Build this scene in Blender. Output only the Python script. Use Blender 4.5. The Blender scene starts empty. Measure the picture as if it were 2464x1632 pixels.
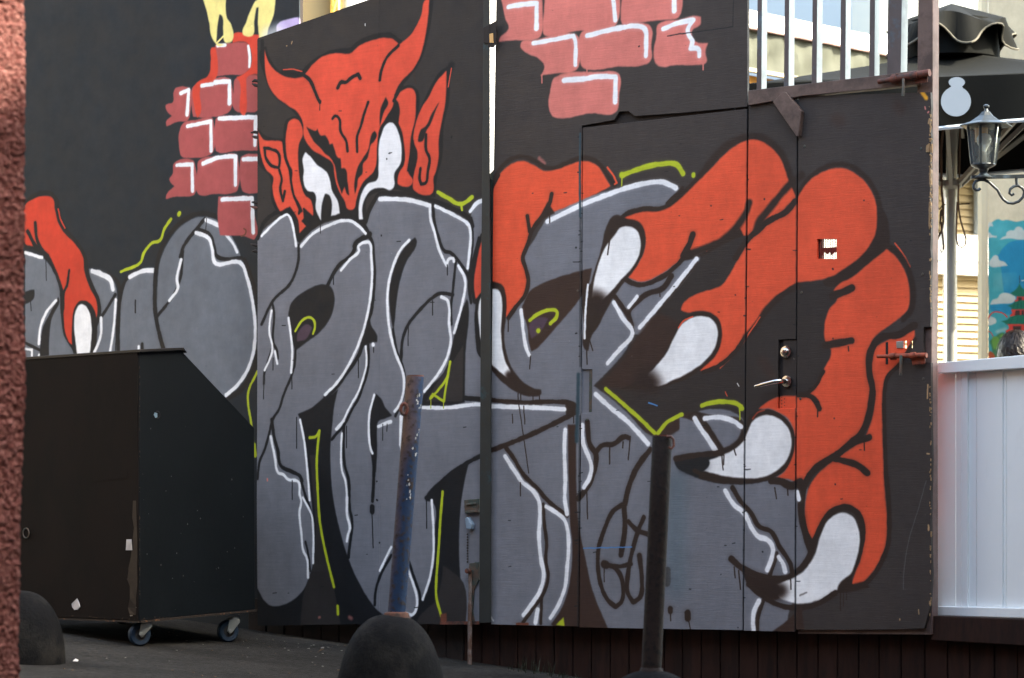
import bpy, bmesh, math, random
import numpy as np
from mathutils import Vector, Matrix

random.seed(4)
S = bpy.context.scene
C = S.collection
R = math.radians

# ---------------------------------------------------------------- camera, sky, sun, exposure
F, CX, HY, CAMZ = 6600.0, 1232.0, 1260.0, 0.65      # focal length in photo pixels, horizon row, eye height
cd = bpy.data.cameras.new('camera')
cam = bpy.data.objects.new('camera', cd)
C.objects.link(cam)
cam.location = (0, 0, CAMZ)
cam.rotation_euler = (R(90), 0, 0)
cd.sensor_width = 36
cd.lens = F / 2464 * 36
cd.shift_y = (HY - 816) / 2464
cd.clip_start, cd.clip_end = 0.1, 400
cd.dof.use_dof = True
cd.dof.focus_distance = 11.9
cd.dof.aperture_fstop = 5.0
S.camera = cam

SUN_EL, SUN_AZ = 44.0, 113.0                        # azimuth clockwise from +Y (the way the camera looks)
w = bpy.data.worlds.new('World')
S.world = w
w.use_nodes = True
nt = w.node_tree
sky = nt.nodes.new('ShaderNodeTexSky')
sky.sky_type = 'NISHITA'
sky.sun_disc = False
sky.sun_elevation = R(SUN_EL)
sky.sun_rotation = R(SUN_AZ)
sky.air_density, sky.dust_density, sky.ozone_density = 1.0, 2.5, 1.0
bg = nt.nodes['Background']
bg.inputs['Strength'].default_value = 0.15
nt.links.new(sky.outputs['Color'], bg.inputs['Color'])
sl = bpy.data.lights.new('sun', 'SUN')
sl.energy, sl.angle, sl.color = 2.0, R(0.53), (1.0, 0.96, 0.91)
sun = bpy.data.objects.new('sun', sl)
C.objects.link(sun)
sv = Vector((math.sin(R(SUN_AZ)) * math.cos(R(SUN_EL)), math.cos(R(SUN_AZ)) * math.cos(R(SUN_EL)), math.sin(R(SUN_EL))))
sun.rotation_euler = sv.to_track_quat('Z', 'Y').to_euler()
sun.location = sv * 40
S.view_settings.view_transform = 'Standard'
S.view_settings.look = 'None'
S.view_settings.exposure = 3.28
S.view_settings.use_white_balance = True            # the photograph is balanced for open shade
S.view_settings.white_balance_temperature = 8000
S.view_settings.white_balance_tint = 4
S.view_settings.gamma = 1
S.view_settings.use_curve_mapping = False
S.cycles.max_bounces = 8
S.cycles.use_denoising = True

# ---------------------------------------------------------------- frames: where a photo point lies in the place
KG, CG = 0.70, 12.15                                # the gate's plane: y + KG x = CG
NG = math.hypot(1, KG)


def gate_pt(px, py, d=0.0):
    """photo point on the gate's plane (d metres behind it) -> (along, depth, height) in the gate's frame"""
    dx = (px - CX) / F
    t = (CG + d * NG) / (1 + KG * dx)
    x, y = t * dx, t
    return ((x - KG * (y - CG)) / NG, d, CAMZ - t * (py - HY) / F)


def at(px, py, y):
    return (y * (px - CX) / F, y, CAMZ - y * (py - HY) / F)


GATE = Matrix.Translation((0, CG, 0)) @ Matrix.Rotation(-math.atan(KG), 4, 'Z')
ROOTS = {}


def tag(o, label=None, cat=None, group=None, kind=None):
    for k, v in (('label', label), ('category', cat), ('group', group), ('kind', kind)):
        if v:
            o[k] = v
    return o


def thing(name, label, cat, loc=(0, 0, 0), frame=None, group=None):
    """an Empty at the thing's base; its parts are given in the frame's coordinates"""
    o = bpy.data.objects.new(name, None)
    C.objects.link(o)
    M = (frame or Matrix.Identity(4)) @ Matrix.Translation(loc)
    o.matrix_world = M
    o.empty_display_size = .1
    ROOTS[o.name] = Vector(loc)
    return tag(o, label, cat, group)


def ground_z(x):
    return -0.08 * x


class MB:
    """collects shapes, links them as one mesh object"""

    def __init__(s):
        s.v, s.f = [], []

    def add(s, vs, fs):
        n = len(s.v)
        s.v += [tuple(v) for v in vs]
        s.f += [tuple(i + n for i in f) for f in fs]
        return s

    def prism(s, front, back):
        n = len(front)
        s.add(list(front) + list(back), [tuple(range(n - 1, -1, -1)), tuple(range(n, 2 * n))] +
              [(i, (i + 1) % n, n + (i + 1) % n, n + i) for i in range(n)])
        return s

    def gp(s, px, d0, d1):
        """gate-frame prism: a photo outline on the plane at depth d0, run straight back to d1"""
        fr = [gate_pt(x, y, d0) for x, y in px]
        return s.prism(fr, [(a, d1, c) for a, b, c in fr])

    def box(s, x0, x1, y0, y1, z0, z1):
        return s.prism([(x0, y0, z0), (x1, y0, z0), (x1, y0, z1), (x0, y0, z1)],
                       [(x0, y1, z0), (x1, y1, z0), (x1, y1, z1), (x0, y1, z1)])

    def tube(s, pts, r, n=10, cap=True):
        pts = [Vector(p) for p in pts]
        rs = r if isinstance(r, (list, tuple)) else [r] * len(pts)
        rings, up = [], None
        for i, p in enumerate(pts):
            t = (pts[min(i + 1, len(pts) - 1)] - pts[max(i - 1, 0)]).normalized()
            if up is None:
                up = Vector((0, 0, 1)) if abs(t.z) < .9 else Vector((1, 0, 0))
            a = t.cross(up).normalized()
            b = a.cross(t).normalized()
            up = b
            rings.append([p + (a * math.cos(2 * math.pi * k / n) + b * math.sin(2 * math.pi * k / n)) * rs[i] for k in range(n)])
        vs = [v for q in rings for v in q]
        fs = [(i * n + k, i * n + (k + 1) % n, (i + 1) * n + (k + 1) % n, (i + 1) * n + k) for i in range(len(pts) - 1) for k in range(n)]
        if cap:
            fs += [tuple(range(n - 1, -1, -1)), tuple((len(pts) - 1) * n + k for k in range(n))]
        return s.add(vs, fs)

    def lathe(s, prof, c, n=24, axis=None, twist=0):
        """profile (radius, height) turned about a vertical axis (or a given direction)"""
        c = Vector(c)
        ax = Vector(axis or (0, 0, 1)).normalized()
        a = (Vector((1, 0, 0)) if abs(ax.x) < .9 else Vector((0, 0, 1)))
        a = (a - ax * a.dot(ax)).normalized()
        b = ax.cross(a)
        vs = [c + ax * h + (a * math.cos(2 * math.pi * k / n + twist) + b * math.sin(2 * math.pi * k / n + twist)) * r for r, h in prof for k in range(n)]
        m = len(prof)
        fs = [(i * n + k, i * n + (k + 1) % n, (i + 1) * n + (k + 1) % n, (i + 1) * n + k) for i in range(m - 1) for k in range(n)]
        fs += [tuple(range(n - 1, -1, -1)), tuple((m - 1) * n + k for k in range(n))]
        return s.add(vs, fs)

    def bar(s, a, b, w, h):
        """rectangular bar from a to b"""
        a, b = Vector(a), Vector(b)
        t = (b - a).normalized()
        u = Vector((0, 0, 1)) if abs(t.z) < .9 else Vector((0, 1, 0))
        p = t.cross(u).normalized() * (w / 2)
        q = p.cross(t).normalized() * (h / 2)
        return s.prism([a - p - q, a + p - q, a + p + q, a - p + q], [b - p - q, b + p - q, b + p + q, b - p + q])

    def build(s, name, mat, parent=None, bevel=0, smooth=False, uv=None, seg=2):
        me = bpy.data.meshes.new(name)
        off = Vector((0, 0, 0))
        if parent is not None:
            top = parent.parent or parent
            off = ROOTS.get(top.name, off)
        me.from_pydata([tuple(Vector(v) - off) for v in s.v], [], s.f)
        if uv:
            s0, s1, z0, z1 = uv
            L = me.uv_layers.new(name='paint')
            for lp in me.loops:
                x, y, z = s.v[lp.vertex_index]
                L.data[lp.index].uv = ((x - s0) / (s1 - s0), (z - z0) / (z1 - z0))
        bm = bmesh.new()
        bm.from_mesh(me)
        bmesh.ops.recalc_face_normals(bm, faces=bm.faces)
        bm.to_mesh(me)
        bm.free()
        me.materials.append(mat)
        if smooth:
            me.polygons.foreach_set('use_smooth', [True] * len(me.polygons))
            if hasattr(me, 'set_sharp_from_angle'):
                me.set_sharp_from_angle(angle=R(40))
        o = bpy.data.objects.new(name, me)
        C.objects.link(o)
        if parent is not None:
            o.parent = parent
        if bevel:
            b = o.modifiers.new('bevel', 'BEVEL')
            b.width, b.segments, b.limit_method = bevel, seg, 'ANGLE'
        return o


def copy_tree(o, parent=None):
    c = o.copy()
    C.objects.link(c)
    c.parent = parent
    for ch in [k for k in C.objects if k.parent == o]:
        copy_tree(ch, c)
    return c


# ---------------------------------------------------------------- materials
def lin(c):
    return tuple((v / 12.92 if v <= .04045 else ((v + .055) / 1.055) ** 2.4) for v in (x / 255 for x in c)) + (1,)


def mat(name, col, rough=.6, metal=0.0, var=.12, scale=6.0, stretch=(1, 1, 1), bump=.15, bscale=60.0, col2=None, mix=(.45, .6),
        mscale=8.0, dirt=0.0, spec=.35, trans=0.0, bdist=.004):
    m = bpy.data.materials.new(name)
    m.use_nodes = True
    n, l = m.node_tree.nodes, m.node_tree.links
    b = n['Principled BSDF']
    b.inputs['Roughness'].default_value = rough
    b.inputs['Metallic'].default_value = metal
    b.inputs['Specular IOR Level'].default_value = spec
    b.inputs['Transmission Weight'].default_value = trans
    tc = n.new('ShaderNodeTexCoord')
    mp = n.new('ShaderNodeMapping')
    mp.inputs['Scale'].default_value = stretch
    l.new(tc.outputs['Object'], mp.inputs['Vector'])

    def noise(sc, det=5, rgh=.6):
        t = n.new('ShaderNodeTexNoise')
        t.inputs['Scale'].default_value = sc
        t.inputs['Detail'].default_value = det
        t.inputs['Roughness'].default_value = rgh
        l.new(mp.outputs['Vector'], t.inputs['Vector'])
        return t

    base = n.new('ShaderNodeRGB')
    base.outputs[0].default_value = col if len(col) == 4 else lin(col)
    src = base.outputs[0]

    def mixer(fac, a, bcol, blend='MIX'):
        x = n.new('ShaderNodeMix')
        x.data_type = 'RGBA'
        x.blend_type = blend
        if hasattr(fac, 'name'):
            l.new(fac, x.inputs['Factor'])
        else:
            x.inputs['Factor'].default_value = fac
        l.new(a, x.inputs[6])
        if hasattr(bcol, 'links'):
            l.new(bcol, x.inputs[7])
        else:
            x.inputs[7].default_value = bcol
        return x.outputs[2]

    def ramp(fac, lo, hi):
        t = n.new('ShaderNodeMapRange')
        t.inputs['From Min'].default_value, t.inputs['From Max'].default_value = lo, hi
        l.new(fac, t.inputs['Value'])
        return t.outputs[0]
    if col2:
        src = mixer(ramp(noise(mscale, 8, .7).outputs['Fac'], *mix), src, lin(col2))
    if var:
        t = n.new('ShaderNodeMapRange')
        t.inputs['From Min'].default_value, t.inputs['From Max'].default_value = .25, .75
        t.inputs['To Min'].default_value, t.inputs['To Max'].default_value = 1 - var, 1 + var
        l.new(noise(scale, 6, .65).outputs['Fac'], t.inputs['Value'])
        src = mixer(1.0, src, t.outputs[0], 'MULTIPLY')
    l.new(src, b.inputs['Base Color'])
    if bump:
        bp = n.new('ShaderNodeBump')
        bp.inputs['Strength'].default_value = bump
        bp.inputs['Distance'].default_value = bdist
        l.new(noise(bscale, 6, .7).outputs['Fac'], bp.inputs['Height'])
        l.new(bp.outputs['Normal'], b.inputs['Normal'])
        rr = n.new('ShaderNodeMapRange')
        rr.inputs['To Min'].default_value, rr.inputs['To Max'].default_value = max(rough - .12, .03), min(rough + .12, 1)
        l.new(noise(scale * 2).outputs['Fac'], rr.inputs['Value'])
        l.new(rr.outputs[0], b.inputs['Roughness'])
    return m


def painted(name, img, rough=.55, grain=(2.0, 1, 26.0), bump=.35, bdist=.0025):
    """hand-painted boards: the paint as an image made above, on grained plywood"""
    m = bpy.data.materials.new(name)
    m.use_nodes = True
    n, l = m.node_tree.nodes, m.node_tree.links
    b = n['Principled BSDF']
    b.inputs['Specular IOR Level'].default_value = .25
    uvn = n.new('ShaderNodeUVMap')
    uvn.uv_map = 'paint'
    im = n.new('ShaderNodeTexImage')
    im.image = img
    im.interpolation = 'Cubic'
    im.extension = 'EXTEND'
    tc = n.new('ShaderNodeTexCoord')

    # brush wobble of the paint edges
    wob = n.new('ShaderNodeTexNoise')
    wob.inputs['Scale'].default_value = 30
    wob.inputs['Detail'].default_value = 3
    l.new(tc.outputs['Object'], wob.inputs['Vector'])
    off = n.new('ShaderNodeVectorMath')
    off.operation = 'MULTIPLY_ADD'
    off.inputs[1].default_value = (.0022, .0022, 0)
    l.new(wob.outputs['Color'], off.inputs[0])
    l.new(uvn.outputs[0], off.inputs[2])
    l.new(off.outputs[0], im.inputs['Vector'])

    def noise(sc, stretch, det=6, rgh=.65):
        mp = n.new('ShaderNodeMapping')
        mp.inputs['Scale'].default_value = stretch
        l.new(tc.outputs['Object'], mp.inputs['Vector'])
        t = n.new('ShaderNodeTexNoise')
        t.inputs['Scale'].default_value = sc
        t.inputs['Detail'].default_value = det
        t.inputs['Roughness'].default_value = rgh
        l.new(mp.outputs[0], t.inputs['Vector'])
        return t.outputs['Fac']

    def rng(v, a, b_, lo=.3, hi=.7):
        t = n.new('ShaderNodeMapRange')
        t.inputs['From Min'].default_value, t.inputs['From Max'].default_value = lo, hi
        t.inputs['To Min'].default_value, t.inputs['To Max'].default_value = a, b_
        l.new(v, t.inputs['Value'])
        return t.outputs[0]

    def mul(a, f):
        x = n.new('ShaderNodeMix')
        x.data_type, x.blend_type = 'RGBA', 'MULTIPLY'
        x.inputs['Factor'].default_value = 1
        l.new(a, x.inputs[6])
        l.new(f, x.inputs[7])
        return x.outputs[2]
    g = noise(4.0, grain)
    c = mul(im.outputs['Color'], rng(noise(2.2, (1, 1, 1)), .85, 1.12))      # uneven coats
    c = mul(c, rng(g, .92, 1.06))                                            # grain showing through
    c = mul(c, rng(noise(7.0, (1, 1, .25)), .95, 1.05))                      # roller marks
    c = mul(c, rng(noise(16.0, (1, 1, .6), 8, .75), .90, 1.07, .35, .65))              # mottled spray
    chip = n.new('ShaderNodeMix')                                            # chips down to a pale undercoat
    chip.data_type = 'RGBA'
    l.new(rng(noise(42, (1, 1, 1), 4, .6), 0, .5, .745, .77), chip.inputs['Factor'])
    l.new(c, chip.inputs[6])
    chip.inputs[7].default_value = lin((150, 138, 128))
    l.new(chip.outputs[2], b.inputs['Base Color'])
    l.new(rng(noise(9, (1, 1, 1)), rough - .1, rough + .14), b.inputs['Roughness'])
    bp = n.new('ShaderNodeBump')
    bp.inputs['Strength'].default_value = bump
    bp.inputs['Distance'].default_value = bdist
    ad = n.new('ShaderNodeMath')
    ad.operation = 'ADD'
    l.new(noise(7.0, grain), ad.inputs[0])
    l.new(noise(3.0, (1, 1, 1)), ad.inputs[1])
    l.new(ad.outputs[0], bp.inputs['Height'])
    l.new(bp.outputs['Normal'], b.inputs['Normal'])
    return m


# ---------------------------------------------------------------- the spray paint on the boards
REG = {'R1': (0, 0), 'R2': (560, 0), 'R3': (1160, 0), 'R4': (1760, 0), 'R5': (0, 440), 'R6': (560, 440), 'R7': (1100, 500),
       'R8': (1660, 500), 'B1': (0, 992), 'B2': (560, 992), 'B3': (1100, 992), 'B4': (1660, 992)}
ZOOM = 2.45
INK = {'base_l': (25, 35, 43), 'base_m': (46, 43, 43), 'base_r': (59, 53, 51),
       'grey': (114, 116, 123), 'grey_l': (106, 112, 120), 'line_l': (24, 26, 30), 'line_m': (22, 24, 28), 'line_r': (48, 36, 31),
       'deep': (28, 30, 33), 'brown': (58, 41, 35), 'soot': (50, 44, 42), 'tip': (46, 33, 29),
       'red': (228, 85, 56), 'red_m': (222, 78, 58), 'red_l': (205, 62, 44), 'blood': (214, 66, 50),  # red_m deeper: dimmer light on that leaf put into the colour
       'white': (238, 239, 241), 'claw': (243, 243, 242), 'eye': (236, 235, 236), 'lime': (178, 190, 48), 'plum': (78, 60, 72),
       'brick_l': (172, 80, 80), 'brick_r': (214, 120, 110), 'cream': (238, 222, 140), 'lilac': (190, 172, 214),
       'teal': (92, 110, 120), 'seam': (44, 66, 76), 'blue': (70, 130, 190), 'pink': (206, 124, 116), 'amber': (232, 164, 50), 'wood': (176, 142, 104), 'rust': (110, 62, 48)}
PAINT_L = '''
P brick_l R1|1270,262 1420,245 1458,250 1475,290 1475,395 1445,430 1340,438 1270,450
P brick_l R1|1145,500 1190,488 1350,455 1365,480 1365,640 1340,665 1200,690 1140,685 1130,600
P brick_l R1|1390,460 1530,440 1530,640 1450,660 1385,645 1380,520
P brick_l R1|1040,515 1110,510 1128,530 1125,650 1110,705 1050,715 985,742 980,715 1015,680 985,650 980,615 1020,600 1025,540
P brick_l R1|1090,715 1150,705 1250,690 1262,720 1260,890 1240,910 1120,928 1075,920 1058,860 1060,770
P brick_l R1|1280,690 1400,680 1530,675 1530,885 1400,885 1280,890 1270,860 1270,720
P brick_l R1|1030,955 1140,940 1152,970 1150,1140 1120,1155 1040,1155 980,1170 985,1140 1030,1095 1000,1055 1020,1020
P brick_l R1|1175,940 1300,915 1395,905 1405,930 1405,1110 1390,1130 1260,1140 1180,1148 1160,1120 1165,1000
P brick_l R1|1430,915 1530,905 1530,1130 1440,1130 1420,1080 1418,950
P blood R1|1380,195 1420,188 1535,205 1535,435 1460,450 1455,500 1455,650 1440,690 1420,660 1415,480 1395,450 1470,405 1480,290 1450,245 1375,250
P blood R1|1250,278 1272,275 1270,470 1200,492 1182,520 1186,660 1165,692 1150,640 1140,520 1165,480 1230,440 1245,350
S white R1 20|1285,264 1330,262
S white R1 17|1466,268 1475,330 1472,388
S white R1 20|1192,500 1255,492
S white R1 24|1270,482 1355,475 1355,605
S white R1 22|1068,545 1115,525 1105,672
S white R1 22|1108,740 1245,712 1247,885
S white R1 24|1295,695 1510,686 1505,850
S white R1 22|1045,970 1135,965 1137,1120
S white R1 24|1200,960 1290,925 1390,918 1390,1085
S white R1 22|1437,935 1530,932
S cream R1 10|1330,200 1280,250
P cream R1|1197,-10 1335,-10 1340,100 1365,140 1375,230 1350,250 1330,247 1318,180 1312,95 1297,80 1285,150 1278,250 1325,258 1290,268 1270,250 1245,200 1235,130 1220,60
P cream R2|60,195 80,130 110,50 150,-10 255,-10 245,80 215,160 190,225 158,222 150,130 155,40 142,40 130,120 120,205 90,212
P lilac S|668,57 720,40 720,62 668,80
S white S 34 .9|645,84 668,76
P grey_l R5|150,395 260,440 330,540 365,620 385,760 440,960 470,1060 150,1060
P grey_l R5|525,500 600,518 650,548 688,620 692,720 682,1060 540,1060 550,900 580,790 575,690 540,600
P line_l R5|150,640 205,628 200,680 150,712
P line_l R5|345,668 352,700 310,785 295,880 290,1060 235,1060 240,950 255,850 300,760 335,690
S line_l R5 26|150,115 205,72 285,55 330,85 343,150 360,230 400,290 455,350 502,430 515,520 545,610 580,690 588,770 560,850
S line_l R5 26|150,370 205,375 275,430 330,520 362,620 370,760 390,890 440,980 460,1050
P red_l R5|150,130 200,90 280,73 315,90 325,150 345,230 380,290 440,350 490,430 500,520 530,610 570,690 575,770 557,835 545,790 520,710 480,695 445,730 430,800 435,950 425,950 390,890 378,790 380,650 360,580 320,480 280,410 200,370 150,355
S red_l R5 8|345,150 362,220 385,262
S line_l R5 22|210,232 222,335 255,400 285,425
S line_l R5 24|165,282 220,380 270,420
S line_l R5 16|410,512 397,600 380,640 375,740
P line_l R5|480,690 540,715 575,830 555,1050 445,1050 428,960 428,830 445,730
P claw R5|480,710 515,730 543,850 540,930 525,1050 462,1050 447,930 438,830 452,740
S line_l R5 18|682,655 630,740 600,785
S line_l R5 14|588,770 555,860 545,940
S line_l R5 16|150,940 245,985
S line_l R5 24|640,530 700,590 705,680 695,840 690,1050
S white R5 28|545,517 600,535 650,565 668,625
S white R5 17|685,685 672,850 650,1000
S white R5 18|598,792 595,900 552,1010
S white R5 18|332,690 275,760 240,850 231,942
S white R5 18|150,408 250,437
S white R5 14|150,975 190,980 190,1050
S white R5 14|232,1008 224,1040
P grey_l R5|755,560 830,515 918,503 922,760 940,880 965,1060 685,1060 700,800 715,650
S line_l R5 22|700,1050 702,800 718,640 750,560 830,500
S line_l R5 9|800,690 800,760
S white R5 24|767,550 840,517 908,512
S white R5 16|820,962 820,1010
S line_l R5 22|840,948 842,1010
P grey_l R5|1190,195 1120,215 1040,280 980,370 945,460 930,600 930,780 950,900 985,1060 1330,1255 1400,1210 1460,1120 1500,1000 1512,850 1500,720 1470,590 1430,460 1400,370 1330,260 1260,205
S line_l R5 26|975,1010 940,880 918,760 915,600 930,460 965,360 1030,265 1115,198 1195,175 1270,190
S line_l R5 30|1340,1265 1420,1220 1480,1130 1520,1000 1530,850 1518,720 1490,590 1445,450
S line_l R5 20|1212,205 1165,262 1085,370 1065,432
S line_l R5 17|1080,400 1065,560 1030,650 980,720 930,782
S line_l R5 20|1168,265 1238,302 1262,360 1285,432 1425,440
S white R5 21|1157,290 1230,320 1252,380 1275,470 1415,465 1460,560 1495,720 1507,850 1495,1000 1460,1100 1400,1190 1335,1247
S white R5 24|1218,215 1290,245
S white R5 16|1335,300 1380,360 1400,405
S white R5 18|1070,450 1045,560 1050,620 1000,690
P brick_l R1|1290,1155 1490,1150 1500,1250 1522,1370 1500,1410 1440,1390 1300,1385 1285,1280
S white R1 24|1312,1172 1488,1165 1495,1365
S lime R5 17|715,520 830,465 850,410 900,350 945,335 970,270 1010,208
S lime R5 24|1056,182 1060,176
S lime R6 14|150,1105 95,1225 92,1280 115,1440 125,1570
S lime R6 22|128,1540 135,1600
S line_l R5 5|272,430 275,570
S line_l R5 5|182,690 186,750
S line_l R5 4|1220,205 1216,270
S rust R1 8|1425,1390 1445,1380 1452,1355 1440,1345
'''
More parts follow.
